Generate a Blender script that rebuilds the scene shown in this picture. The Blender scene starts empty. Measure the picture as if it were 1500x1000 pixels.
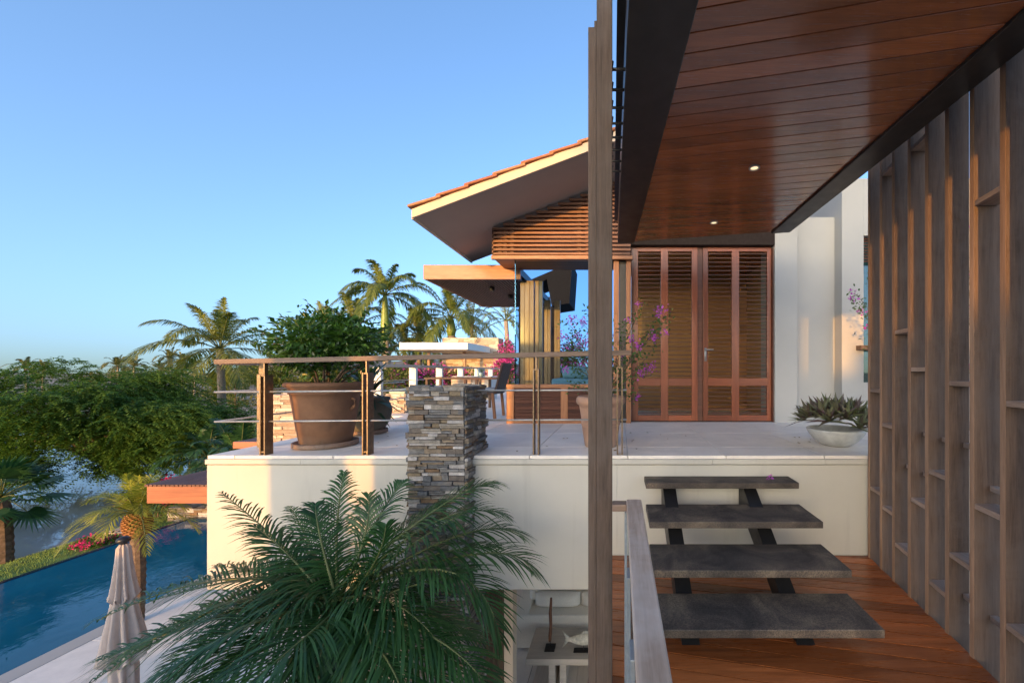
import bpy, math, random
from mathutils import Vector, Matrix, noise
R = math.radians
random.seed(7)
sc = bpy.context.scene
COL = sc.collection

# ------------------------------------------------------------------ camera, sky, sun, exposure
# world: x right, y away from the camera, z up, eye at z = 0 (pool patio at z = -4.06, terrace at z = -0.762)
F, CX, CY = 580.0, 907.0, 545.0
cam_d = bpy.data.cameras.new('camera'); cam = bpy.data.objects.new('camera', cam_d); COL.objects.link(cam)
cam.location = (0, 0, 0); cam.rotation_euler = (R(90), 0, 0)
cam_d.sensor_width = 36.0; cam_d.lens = 36.0 * F / 1500.0
cam_d.shift_x = (750 - CX) / 1500.0; cam_d.shift_y = (CY - 500) / 1500.0
cam_d.clip_start = 0.05; cam_d.clip_end = 6000
sc.camera = cam
SUN_A, SUN_E = 16.0, 5.2          # sun behind the camera and to its left, low
to_sun = Vector((-math.sin(R(SUN_A)) * math.cos(R(SUN_E)), -math.cos(R(SUN_A)) * math.cos(R(SUN_E)), math.sin(R(SUN_E))))
w = bpy.data.worlds.new('World'); sc.world = w; w.use_nodes = True
wn = w.node_tree; bg = wn.nodes['Background']
sky = wn.nodes.new('ShaderNodeTexSky'); sky.sky_type = 'NISHITA'; sky.sun_disc = False
sky.sun_elevation = R(SUN_E); sky.sun_rotation = R(180 + SUN_A)
sky.air_density = 0.7; sky.dust_density = 4.2; sky.ozone_density = 2.2
tcw = wn.nodes.new('ShaderNodeTexCoord'); lift = wn.nodes.new('ShaderNodeVectorMath'); lift.operation = 'ADD'; lift.inputs[1].default_value = (0, 0, 0.062)
nrm = wn.nodes.new('ShaderNodeVectorMath'); nrm.operation = 'NORMALIZE'     # keeps the dim last degrees of the model sky below the horizon
wn.links.new(tcw.outputs['Generated'], lift.inputs[0]); wn.links.new(lift.outputs[0], nrm.inputs[0]); wn.links.new(nrm.outputs[0], sky.inputs[0])
wn.links.new(sky.outputs[0], bg.inputs[0]); bg.inputs[1].default_value = 0.15
sun_d = bpy.data.lights.new('sun', 'SUN'); sun = bpy.data.objects.new('sun', sun_d); COL.objects.link(sun)
sun_d.energy = 2.0; sun_d.angle = R(0.6); sun_d.color = (0.42, 0.195, 0.032)
sun.rotation_euler = to_sun.to_track_quat('Z', 'Y').to_euler()
sc.view_settings.view_transform = 'Standard'; sc.view_settings.look = 'None'
sc.view_settings.exposure = 2.50; sc.view_settings.gamma = 1.0; sc.view_settings.use_curve_mapping = False
sc.render.engine = 'CYCLES'
sc.cycles.use_denoising = True
sc.cycles.max_bounces = 7; sc.cycles.diffuse_bounces = 4; sc.cycles.transparent_max_bounces = 24
sc.cycles.sample_clamp_indirect = 6.0

# ------------------------------------------------------------------ materials
def new_mat(name):
    m = bpy.data.materials.new(name); m.use_nodes = True
    return m, m.node_tree, m.node_tree.nodes['Principled BSDF']
def N(nt, t, **kw):
    n = nt.nodes.new(t)
    for k, v in kw.items(): setattr(n, k, v)
    return n
def ramp(nt, stops, fac=None, interp='LINEAR'):
    n = nt.nodes.new('ShaderNodeValToRGB'); n.color_ramp.interpolation = interp
    els = n.color_ramp.elements
    while len(els) < len(stops): els.new(0.5)
    for e, (p, c) in zip(els, stops):
        e.position = p; e.color = (c[0], c[1], c[2], 1)
    if fac is not None: nt.links.new(fac, n.inputs[0])
    return n
def math_n(nt, op, a, b=None, clamp=False):
    n = nt.nodes.new('ShaderNodeMath'); n.operation = op; n.use_clamp = clamp
    for i, v in enumerate((a, b)):
        if v is None: continue
        if isinstance(v, (int, float)): n.inputs[i].default_value = v
        else: nt.links.new(v, n.inputs[i])
    return n.outputs[0]
def mixc(nt, mode, fac, a, b):
    n = nt.nodes.new('ShaderNodeMix'); n.data_type = 'RGBA'; n.blend_type = mode
    if isinstance(fac, (int, float)): n.inputs[0].default_value = fac
    else: nt.links.new(fac, n.inputs[0])
    for i, v in ((6, a), (7, b)):
        if isinstance(v, tuple): n.inputs[i].default_value = (v[0], v[1], v[2], 1)
        else: nt.links.new(v, n.inputs[i])
    return n.outputs[2]
def island_coord(nt, scale, offset=13.0):
    """object coordinates stretched along the grain, shifted at random for each loose piece of the mesh"""
    tc = N(nt, 'ShaderNodeTexCoord'); geo = N(nt, 'ShaderNodeNewGeometry')
    mp = N(nt, 'ShaderNodeMapping'); mp.inputs['Scale'].default_value = scale
    nt.links.new(tc.outputs['Object'], mp.inputs[0])
    oi = N(nt, 'ShaderNodeObjectInfo')
    rnd = math_n(nt, 'FRACT', math_n(nt, 'ADD', geo.outputs['Random Per Island'], math_n(nt, 'MULTIPLY', oi.outputs['Random'], 7.31)))
    sh = math_n(nt, 'MULTIPLY', rnd, offset)
    cb = N(nt, 'ShaderNodeCombineXYZ')
    for i in range(3): nt.links.new(sh, cb.inputs[i])
    ad = N(nt, 'ShaderNodeVectorMath', operation='ADD')
    nt.links.new(mp.outputs[0], ad.inputs[0]); nt.links.new(cb.outputs[0], ad.inputs[1])
    return ad.outputs[0], rnd, tc.outputs['Object']
def noise_n(nt, vec, scale, detail=4, rough=0.55, dist=0.0):
    n = N(nt, 'ShaderNodeTexNoise'); n.inputs['Scale'].default_value = scale
    n.inputs['Detail'].default_value = detail; n.inputs['Roughness'].default_value = rough; n.inputs['Distortion'].default_value = dist
    if vec is not None: nt.links.new(vec, n.inputs['Vector'])
    return n.outputs['Fac']
def bump(nt, b, height, strength, dist=0.01):
    n = N(nt, 'ShaderNodeBump'); n.inputs['Strength'].default_value = strength; n.inputs['Distance'].default_value = dist
    nt.links.new(height, n.inputs['Height']); nt.links.new(n.outputs[0], b.inputs['Normal'])
def wood(name, dark, light, axis, rough=0.6, coat=0.0, fine=1.0, bmp=0.25, vary=0.35, weather=None, knots=True):
    m, nt, b = new_mat(name)
    s = [9.0, 9.0, 9.0]; s[axis] = 0.55
    vec, rnd, oc = island_coord(nt, tuple(s))
    g1 = noise_n(nt, vec, 1.6 * fine, 6, 0.62, 1.1)
    s2 = N(nt, 'ShaderNodeVectorMath', operation='MULTIPLY'); nt.links.new(vec, s2.inputs[0]); s2.inputs[1].default_value = (5, 5, 5)
    g2 = noise_n(nt, s2.outputs[0], 2.2 * fine, 5, 0.7)
    fac = math_n(nt, 'ADD', math_n(nt, 'MULTIPLY', g1, 0.62), math_n(nt, 'MULTIPLY', g2, 0.38))
    rp = ramp(nt, [(0.30, dark), (0.68, light)], fac)
    v = ramp(nt, [(0.0, (1 - vary,) * 3), (1.0, (1 + vary * 0.5,) * 3)], rnd)
    col = mixc(nt, 'MULTIPLY', 1.0, rp.outputs[0], v.outputs[0])
    if weather is not None:
        st = noise_n(nt, oc, 2.3, 5, 0.7, 0.4)
        st2 = ramp(nt, [(0.42, (0, 0, 0)), (0.62, (1, 1, 1))], st)
        col = mixc(nt, 'MIX', math_n(nt, 'MULTIPLY', st2.outputs[0], 0.55), col, weather)
    nt.links.new(col, b.inputs['Base Color'])
    rr = ramp(nt, [(0.3, (min(1, rough + .12),) * 3), (0.7, (max(.03, rough - .08),) * 3)], g2)
    nt.links.new(rr.outputs[0], b.inputs['Roughness'])
    b.inputs['Coat Weight'].default_value = coat; b.inputs['Coat Roughness'].default_value = 0.12
    bump(nt, b, fac, bmp, 0.004)
    return m
def plaster(name, c, var=0.06, rough=0.85, stain=None):
    m, nt, b = new_mat(name)
    tc = N(nt, 'ShaderNodeTexCoord')
    n1 = noise_n(nt, tc.outputs['Object'], 1.1, 6, 0.6); n2 = noise_n(nt, tc.outputs['Object'], 55, 3, 0.6)
    rp = ramp(nt, [(0.35, tuple(x * (1 - var) for x in c)), (0.65, tuple(x * (1 + var) for x in c))], n1)
    col = rp.outputs[0]
    if stain:
        mp = N(nt, 'ShaderNodeMapping'); mp.inputs['Scale'].default_value = (5, 5, 0.35); nt.links.new(tc.outputs['Object'], mp.inputs[0])
        n3 = noise_n(nt, mp.outputs[0], 1.3, 5, 0.65)
        s3 = ramp(nt, [(0.56, (0, 0, 0)), (0.72, (1, 1, 1))], n3)
        col = mixc(nt, 'MIX', math_n(nt, 'MULTIPLY', s3.outputs[0], 0.4), col, stain)
    nt.links.new(col, b.inputs['Base Color']); b.inputs['Roughness'].default_value = rough
    bump(nt, b, n2, 0.12, 0.003)
    return m
def plain(name, c, rough=0.5, metal=0.0, var=0.12, scale=18, bmp=0.05, coat=0.0):
    m, nt, b = new_mat(name)
    tc = N(nt, 'ShaderNodeTexCoord'); n1 = noise_n(nt, tc.outputs['Object'], scale, 5, 0.65)
    rp = ramp(nt, [(0.3, tuple(x * (1 - var) for x in c)), (0.7, tuple(min(1, x * (1 + var)) for x in c))], n1)
    nt.links.new(rp.outputs[0], b.inputs['Base Color'])
    rr = ramp(nt, [(0.3, (min(1, rough * 1.2),) * 3), (0.7, (rough * .8,) * 3)], n1); nt.links.new(rr.outputs[0], b.inputs['Roughness'])
    b.inputs['Metallic'].default_value = metal; b.inputs['Coat Weight'].default_value = coat
    if bmp: bump(nt, b, n1, bmp, 0.004)
    return m
def stones(name, cols, rough=0.8, bmp=0.6, scale=22, vary=0.5):
    m, nt, b = new_mat(name)
    vec, rnd, oc = island_coord(nt, (1, 1, 1), 40)
    k = len(cols)
    rp = ramp(nt, [(i / k, c) for i, c in enumerate(cols)], rnd, 'CONSTANT')
    n1 = noise_n(nt, vec, scale, 7, 0.72); n2 = noise_n(nt, vec, scale * .3, 4, 0.6)
    mul = ramp(nt, [(0.28, (1 - vary,) * 3), (0.72, (1 + vary * .7,) * 3)], n1)
    c1 = mixc(nt, 'MULTIPLY', 1.0, rp.outputs[0], mul.outputs[0])
    rust = ramp(nt, [(0.55, (0, 0, 0)), (0.7, (1, 1, 1))], n2)
    c2 = mixc(nt, 'MIX', math_n(nt, 'MULTIPLY', rust.outputs[0], 0.35), c1, cols[-1])
    nt.links.new(c2, b.inputs['Base Color']); b.inputs['Roughness'].default_value = rough
    bump(nt, b, math_n(nt, 'ADD', n1, n2), bmp, 0.012)
    return m
def leafy(name, c1, c2, trans=0.3, rough=0.45, spec=0.4, old=None):
    """thin leaves: colour varies leaf by leaf, some light comes through"""
    m, nt, b = new_mat(name)
    geo = N(nt, 'ShaderNodeNewGeometry'); tc = N(nt, 'ShaderNodeTexCoord')
    n1 = noise_n(nt, tc.outputs['Object'], 1.4, 3, 0.6)
    f = math_n(nt, 'ADD', math_n(nt, 'MULTIPLY', geo.outputs['Random Per Island'], 0.6), math_n(nt, 'MULTIPLY', n1, 0.4))
    rp = ramp(nt, [(0.15, c1), (0.70, c2), (0.82, c2), (0.92, old or c2)], f)
    nt.links.new(rp.outputs[0], b.inputs['Base Color']); b.inputs['Roughness'].default_value = rough
    b.inputs['Specular IOR Level'].default_value = spec
    tr = N(nt, 'ShaderNodeBsdfTranslucent'); nt.links.new(mixc(nt, 'MULTIPLY', 1.0, rp.outputs[0], (1.5, 1.6, 0.6)), tr.inputs[0])
    mx = N(nt, 'ShaderNodeMixShader'); mx.inputs[0].default_value = trans
    nt.links.new(b.outputs[0], mx.inputs[1]); nt.links.new(tr.outputs[0], mx.inputs[2])
    nt.links.new(mx.outputs[0], nt.nodes['Material Output'].inputs['Surface'])
    return m
def glass(name, reflect=0.4, tint=(0.75, 0.88, 0.86), gl=(0.85, 0.93, 1.0)):
    m, nt, b = new_mat(name)
    gs = N(nt, 'ShaderNodeBsdfGlossy'); gs.inputs['Color'].default_value = (*gl, 1); gs.inputs['Roughness'].default_value = 0.01
    tp = N(nt, 'ShaderNodeBsdfTransparent'); tp.inputs['Color'].default_value = (*tint, 1)
    lw = N(nt, 'ShaderNodeLayerWeight'); lw.inputs[0].default_value = 0.5
    f = math_n(nt, 'ADD', reflect, math_n(nt, 'MULTIPLY', lw.outputs['Fresnel'], 0.3 * reflect), True)
    mx = N(nt, 'ShaderNodeMixShader'); nt.links.new(f, mx.inputs[0])
    nt.links.new(tp.outputs[0], mx.inputs[1]); nt.links.new(gs.outputs[0], mx.inputs[2])
    nt.links.new(mx.outputs[0], nt.nodes['Material Output'].inputs['Surface'])
    return m
def water(name, c, scale, strength, rough=0.03, stretch=(1, 1, 1)):
    m, nt, b = new_mat(name)
    tc = N(nt, 'ShaderNodeTexCoord'); mp = N(nt, 'ShaderNodeMapping'); mp.inputs['Scale'].default_value = stretch
    nt.links.new(tc.outputs['Object'], mp.inputs[0])
    n1 = noise_n(nt, mp.outputs[0], scale, 3, 0.55, 0.8); n2 = noise_n(nt, mp.outputs[0], scale * 0.22, 2, 0.5)
    rp = ramp(nt, [(0.3, tuple(x * .8 for x in c)), (0.7, tuple(x * 1.2 for x in c))], n2)
    nt.links.new(rp.outputs[0], b.inputs['Base Color']); b.inputs['Roughness'].default_value = rough; b.inputs['IOR'].default_value = 1.33
    bump(nt, b, math_n(nt, 'ADD', n1, math_n(nt, 'MULTIPLY', n2, 2.0)), strength, 0.05)
    return m
def emis(name, c, s):
    m, nt, b = new_mat(name); b.inputs['Emission Color'].default_value = (*c, 1); b.inputs['Emission Strength'].default_value = s
    return m

M = {}
M['greywood'] = wood('weathered_grey_wood', (0.075, 0.045, 0.029), (0.225, 0.138, 0.09), 2, 0.75, bmp=0.6, vary=0.35, fine=1.2, weather=(0.17, 0.12, 0.09))
M['postwood'] = wood('dark_weathered_post', (0.040, 0.027, 0.019), (0.135, 0.09, 0.066), 2, 0.75, bmp=0.6, vary=0.2, fine=1.3, weather=(0.11, 0.085, 0.07))
M['edgewood'] = wood('tan_sidelit_edge', (0.22, 0.125, 0.072), (0.50, 0.30, 0.185), 2, 0.7, bmp=0.3, vary=0.25)  # tan edge wood, lightened to paint in the sky light from the left
M['shelfwood'] = wood('brown_shelf_wood', (0.24, 0.15, 0.10), (0.55, 0.38, 0.28), 1, 0.7, bmp=0.4, vary=0.3)
M['railwood'] = wood('weathered_rail_wood_x', (0.10, 0.065, 0.045), (0.24, 0.165, 0.12), 0, 0.7, bmp=0.4)
M['palerail'] = wood('bleached_rail_wood_y', (0.30, 0.20, 0.135), (0.72, 0.54, 0.41), 1, 0.62, bmp=0.6, fine=0.7, vary=0.1, weather=(0.66, 0.57, 0.50))
M['deck'] = wood('oiled_deck_wood', (0.17, 0.040, 0.010), (0.58, 0.165, 0.045), 0, 0.30, coat=0.15, bmp=0.35, vary=0.42)
M['ceiling'] = wood('varnished_ceiling_wood', (0.20, 0.050, 0.015), (0.50, 0.148, 0.046), 0, 0.20, coat=1.0, bmp=0.03, vary=0.3)
M['teak_z'] = wood('teak_upright', (0.20, 0.075, 0.028), (0.46, 0.19, 0.075), 2, 0.5, coat=0.1, bmp=0.2, vary=0.25)
M['teak_x'] = wood('teak_across', (0.20, 0.075, 0.028), (0.46, 0.19, 0.075), 0, 0.5, coat=0.1, bmp=0.2, vary=0.25)
M['teak_y'] = wood('teak_deep', (0.20, 0.075, 0.028), (0.46, 0.19, 0.075), 1, 0.5, coat=0.1, bmp=0.2, vary=0.25)
M['redwood_x'] = wood('red_fascia_wood', (0.24, 0.075, 0.03), (0.48, 0.17, 0.07), 0, 0.45, coat=0.15, bmp=0.15, vary=0.1)
M['door_z'] = wood('red_door_wood_upright', (0.15, 0.034, 0.012), (0.39, 0.105, 0.036), 2, 0.38, coat=0.25, bmp=0.15, vary=0.3)
M['door_x'] = wood('red_door_wood_across', (0.15, 0.034, 0.012), (0.39, 0.105, 0.036), 0, 0.38, coat=0.25, bmp=0.15, vary=0.3)
M['slat_x'] = wood('gable_slat_wood', (0.13, 0.05, 0.024), (0.30, 0.125, 0.06), 0, 0.55, bmp=0.2, vary=0.3)
M['darkslat_x'] = wood('dark_louvre_wood', (0.06, 0.022, 0.013), (0.16, 0.06, 0.034), 0, 0.5, bmp=0.15, vary=0.25)
M['darkslat_y'] = wood('dark_trellis_wood', (0.07, 0.028, 0.016), (0.17, 0.07, 0.04), 1, 0.55, bmp=0.15, vary=0.25)
M['bark_wood'] = wood('rough_brown_wood', (0.06, 0.035, 0.02), (0.20, 0.125, 0.07), 2, 0.85, bmp=0.9, vary=0.4, fine=1.6)
M['pale_floor'] = wood('pale_washed_floor', (0.56, 0.47, 0.38), (0.74, 0.65, 0.54), 1, 0.5, bmp=0.1, vary=0.12)
M['table_wood'] = wood('grey_washed_table_wood', (0.44, 0.37, 0.29), (0.64, 0.56, 0.46), 0, 0.6, bmp=0.3, vary=0.1)
M['plaster'] = plaster('warm_white_plaster', (0.56, 0.525, 0.45), 0.05, stain=(0.42, 0.39, 0.33))
M['plaster_white'] = plaster('white_plaster', (0.43, 0.42, 0.395), 0.04)
M['soffit'] = plaster('beige_soffit_plaster', (0.42, 0.33, 0.27), 0.05)
M['fascia'] = plaster('cream_fascia_plaster', (0.60, 0.47, 0.34), 0.05)
M['ext_white'] = plaster('white_canopy_render', (0.80, 0.78, 0.74), 0.03)
M['limestone'] = stones('limestone_tile', [(0.82, 0.745, 0.655), (0.86, 0.785, 0.69), (0.80, 0.72, 0.63), (0.86, 0.795, 0.705)], 0.5, 0.06, 3.0, 0.16)
M['ledger'] = stones('ledger_stone', [(0.17, 0.14, 0.115), (0.26, 0.20, 0.14), (0.22, 0.21, 0.20), (0.32, 0.28, 0.23), (0.15, 0.145, 0.14), (0.48, 0.44, 0.41), (0.20, 0.125, 0.07), (0.18, 0.15, 0.125), (0.15, 0.145, 0.14), (0.24, 0.18, 0.11)], 0.85, 0.8, 20, 0.55)
M['sandstone'] = stones('pale_ledger_stone', [(0.50, 0.38, 0.27), (0.58, 0.46, 0.34), (0.42, 0.32, 0.24), (0.62, 0.53, 0.42), (0.36, 0.25, 0.17)], 0.85, 0.5, 14, 0.35)
M['mortar'] = plain('dark_stone_core', (0.05, 0.042, 0.036), 0.9)
def tread_mat():
    m, nt, b = new_mat('worn_dark_tread'); tc = N(nt, 'ShaderNodeTexCoord')
    n1 = noise_n(nt, tc.outputs['Object'], 3.2, 5, 0.6, 0.8); n2 = noise_n(nt, tc.outputs['Object'], 130, 3, 0.7)
    rp = ramp(nt, [(0.36, (0.045, 0.033, 0.025)), (0.52, (0.085, 0.062, 0.045)), (0.66, (0.165, 0.118, 0.078))], n1)
    mu = ramp(nt, [(0.36, (.5, .5, .5)), (0.64, (1.6, 1.6, 1.6))], n2)
    nt.links.new(mixc(nt, 'MULTIPLY', 1.0, rp.outputs[0], mu.outputs[0]), b.inputs['Base Color'])
    rr = ramp(nt, [(0.3, (.75,) * 3), (0.7, (.5,) * 3)], n1); nt.links.new(rr.outputs[0], b.inputs['Roughness']); bump(nt, b, n2, 0.35, 0.003)
    return m
M['tread'] = tread_mat()
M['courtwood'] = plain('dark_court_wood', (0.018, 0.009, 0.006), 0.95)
M['blacksteel'] = plain('black_painted_steel', (0.013, 0.012, 0.012), 0.42, 0.0, 0.3, 12)
M['beam'] = plain('dark_bronze_beam', (0.022, 0.018, 0.016), 0.38, 0.0, 0.25, 6, 0.03)
M['bronze'] = plain('bronze_metal', (0.22, 0.155, 0.095), 0.42, 0.75, 0.25, 30)
M['steel'] = plain('brushed_steel', (0.50, 0.48, 0.45), 0.5, 0.8, 0.1, 40)
M['galv'] = plain('blue_grey_steel', (0.30, 0.34, 0.37), 0.45, 0.6, 0.2, 14)
M['tile'] = stones('clay_roof_tile', [(0.36, 0.13, 0.055), (0.42, 0.17, 0.07), (0.32, 0.11, 0.05), (0.45, 0.20, 0.09)], 0.8, 0.3, 12, 0.3)
def terracotta(name, c, soot):
    m, nt, b = new_mat(name)
    tc = N(nt, 'ShaderNodeTexCoord')
    n1 = noise_n(nt, tc.outputs['Object'], 4, 6, 0.65); n2 = noise_n(nt, tc.outputs['Object'], 1.7, 4, 0.6, 0.6); n3 = noise_n(nt, tc.outputs['Object'], 40, 4, 0.6)
    rp = ramp(nt, [(0.3, tuple(x * .72 for x in c)), (0.7, tuple(x * 1.2 for x in c))], n1)
    s = ramp(nt, [(0.52, (0, 0, 0)), (0.68, (1, 1, 1))], n2)
    c2 = mixc(nt, 'MIX', math_n(nt, 'MULTIPLY', s.outputs[0], 0.75), rp.outputs[0], soot)
    sx = N(nt, 'ShaderNodeSeparateXYZ'); nt.links.new(tc.outputs['Object'], sx.inputs[0])
    lime = ramp(nt, [(0.02, (1, 1, 1)), (0.16, (0, 0, 0))], math_n(nt, 'ADD', sx.outputs[2], math_n(nt, 'MULTIPLY', n1, 0.1)))
    c3 = mixc(nt, 'MIX', math_n(nt, 'MULTIPLY', math_n(nt, 'MULTIPLY', lime.outputs[0], n3), 0.7), c2, (0.42, 0.36, 0.30))
    nt.links.new(c3, b.inputs['Base Color']); b.inputs['Roughness'].default_value = 0.85
    bump(nt, b, n3, 0.15, 0.004)
    return m
M['terracotta'] = terracotta('old_terracotta', (0.21, 0.105, 0.056), (0.08, 0.05, 0.034))
M['terracotta_pale'] = terracotta('pale_terracotta', (0.42, 0.25, 0.17), (0.36, 0.22, 0.16))
M['stonepot'] = terracotta('mossy_stone_pot', (0.12, 0.10, 0.07), (0.16, 0.15, 0.08))
M['bowl'] = plain('grey_stone_bowl', (0.46, 0.46, 0.43), 0.35, 0, 0.2, 10, 0.05, 0.3)
M['soil'] = plain('dark_soil', (0.04, 0.028, 0.02), 0.95, 0, 0.4, 30, 0.6)
M['fabric'] = plain('cream_linen', (0.85, 0.79, 0.68), 0.9, 0, 0.06, 60, 0.2)
M['canvas'] = plain('beige_canvas', (0.52, 0.42, 0.36), 0.9, 0, 0.1, 8, 0.15)
M['greenfabric'] = plain('pale_green_fabric', (0.50, 0.58, 0.46), 0.9, 0, 0.08, 50, 0.15)
M['greyfabric'] = plain('grey_fabric', (0.34, 0.35, 0.37), 0.9, 0, 0.2, 30, 0.2)
M['whitefabric'] = plain('white_fabric', (0.78, 0.78, 0.76), 0.9, 0, 0.05, 40, 0.15)
M['wicker'] = plain('dark_woven_wicker', (0.07, 0.035, 0.022), 0.6, 0, 0.6, 70, 0.8)
M['coral'] = plain('white_carved_wood', (0.62, 0.58, 0.48), 0.8, 0, 0.3, 25, 0.8)
M['driftwood'] = wood('brown_driftwood', (0.07, 0.028, 0.014), (0.19, 0.085, 0.045), 2, 0.7, bmp=0.6)
M['inner'] = plaster('warm_inner_wall', (0.46, 0.25, 0.10), 0.05)
M['tanwall'] = plaster('tan_wall', (0.46, 0.34, 0.23), 0.06)
M['trunk'] = plain('brown_bark', (0.13, 0.085, 0.055), 0.9, 0, 0.5, 14, 0.9)
M['palmtrunk'] = plain('grey_palm_trunk', (0.30, 0.25, 0.20), 0.85, 0, 0.35, 16, 0.6)
M['boots'] = plain('orange_palm_boots', (0.34, 0.155, 0.05), 0.85, 0, 0.5, 22, 0.6)
M['crownshaft'] = plain('green_crownshaft', (0.22, 0.30, 0.06), 0.4, 0, 0.25, 6)
M['rachis'] = plain('frond_stem', (0.13, 0.15, 0.045), 0.5, 0, 0.3, 10)
M['datepalm'] = leafy('date_palm_leaf', (0.014, 0.050, 0.016), (0.055, 0.135, 0.040), 0.25, 0.40, 0.45, (0.16, 0.15, 0.04))
M['youngpalm'] = leafy('young_palm_leaf', (0.13, 0.165, 0.025), (0.34, 0.34, 0.055), 0.35, 0.42)
M['cocopalm'] = leafy('coconut_palm_leaf', (0.045, 0.08, 0.016), (0.20, 0.215, 0.045), 0.3, 0.42)
M['royalpalm'] = leafy('royal_palm_leaf', (0.042, 0.085, 0.016), (0.19, 0.215, 0.042), 0.3, 0.42)
M['farpalm'] = leafy('far_palm_leaf', (0.06, 0.075, 0.022), (0.14, 0.14, 0.05), 0.3, 0.6)
M['fanpalm'] = leafy('fan_palm_leaf', (0.012, 0.045, 0.016), (0.04, 0.10, 0.03), 0.2, 0.4)
M['treeleaf'] = leafy('feathery_leaf', (0.030, 0.078, 0.014), (0.115, 0.20, 0.034), 0.32, 0.6, 0.2)
M['citrus'] = leafy('glossy_shrub_leaf', (0.018, 0.055, 0.008), (0.075, 0.16, 0.022), 0.25, 0.35, 0.5)
M['hedge'] = leafy('hedge_leaf', (0.04, 0.07, 0.012), (0.13, 0.16, 0.03), 0.3, 0.5)
M['bougleaf'] = leafy('bougainvillea_leaf', (0.025, 0.06, 0.015), (0.08, 0.15, 0.035), 0.3, 0.45)
M['magenta'] = leafy('magenta_bract', (0.42, 0.03, 0.25), (0.65, 0.10, 0.42), 0.35, 0.6, 0.2)
M['purplebract'] = leafy('purple_bract', (0.34, 0.04, 0.42), (0.58, 0.13, 0.66), 0.35, 0.6, 0.2)
M['redbract'] = leafy('crimson_bract', (0.50, 0.02, 0.14), (0.70, 0.05, 0.26), 0.35, 0.6, 0.2)
M['rhoeo'] = leafy('purple_green_leaf', (0.085, 0.035, 0.055), (0.15, 0.17, 0.085), 0.15, 0.4, 0.5)
M['agave'] = leafy('dark_strap_leaf', (0.010, 0.030, 0.012), (0.03, 0.07, 0.025), 0.15, 0.4, 0.5)
M['lawn'] = plain('lawn_green', (0.11, 0.17, 0.032), 0.95, 0, 0.5, 3.5, 0.5)
M['blade'] = leafy('grass_blade', (0.08, 0.14, 0.02), (0.20, 0.27, 0.05), 0.3, 0.6)
M['earth'] = plain('dry_ground', (0.24, 0.19, 0.13), 0.95, 0, 0.4, 0.4, 0.3)
M['hill'] = plain('scrub_hill', (0.14, 0.13, 0.11), 0.95, 0, 0.4, 0.03, 0.3)
M['pool'] = water('pool_water', (0.006, 0.10, 0.17), 3.2, 0.10, 0.02, (1, 0.75, 1))
M['lake'] = water('lake_water', (0.13, 0.18, 0.21), 1.1, 0.05, 0.03, (1, 2.2, 1))
M['darktile'] = plain('dark_blue_pool_tile', (0.012, 0.028, 0.045), 0.25, 0, 0.3, 20)
M['patio'] = M['limestone']
M['glass'] = glass('coated_window_glass', 0.0, (0.60, 0.72, 0.84))
M['glass_edge'] = glass('green_glass_edge', 0.12, (0.35, 0.62, 0.56))
M['doorglass'] = glass('door_glass', 0.0, (0.95, 0.93, 0.88))
M['railglass'] = glass('rail_glass', 0.10, (0.80, 0.88, 0.90))
M['lamp'] = emis('lamp_glow', (1.0, 0.72, 0.38), 0.22)
M['shutter_z'] = wood('golden_shutter_wood', (0.30, 0.13, 0.035), (0.58, 0.29, 0.085), 2, 0.45, coat=0.2, bmp=0.15, vary=0.2)

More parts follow.
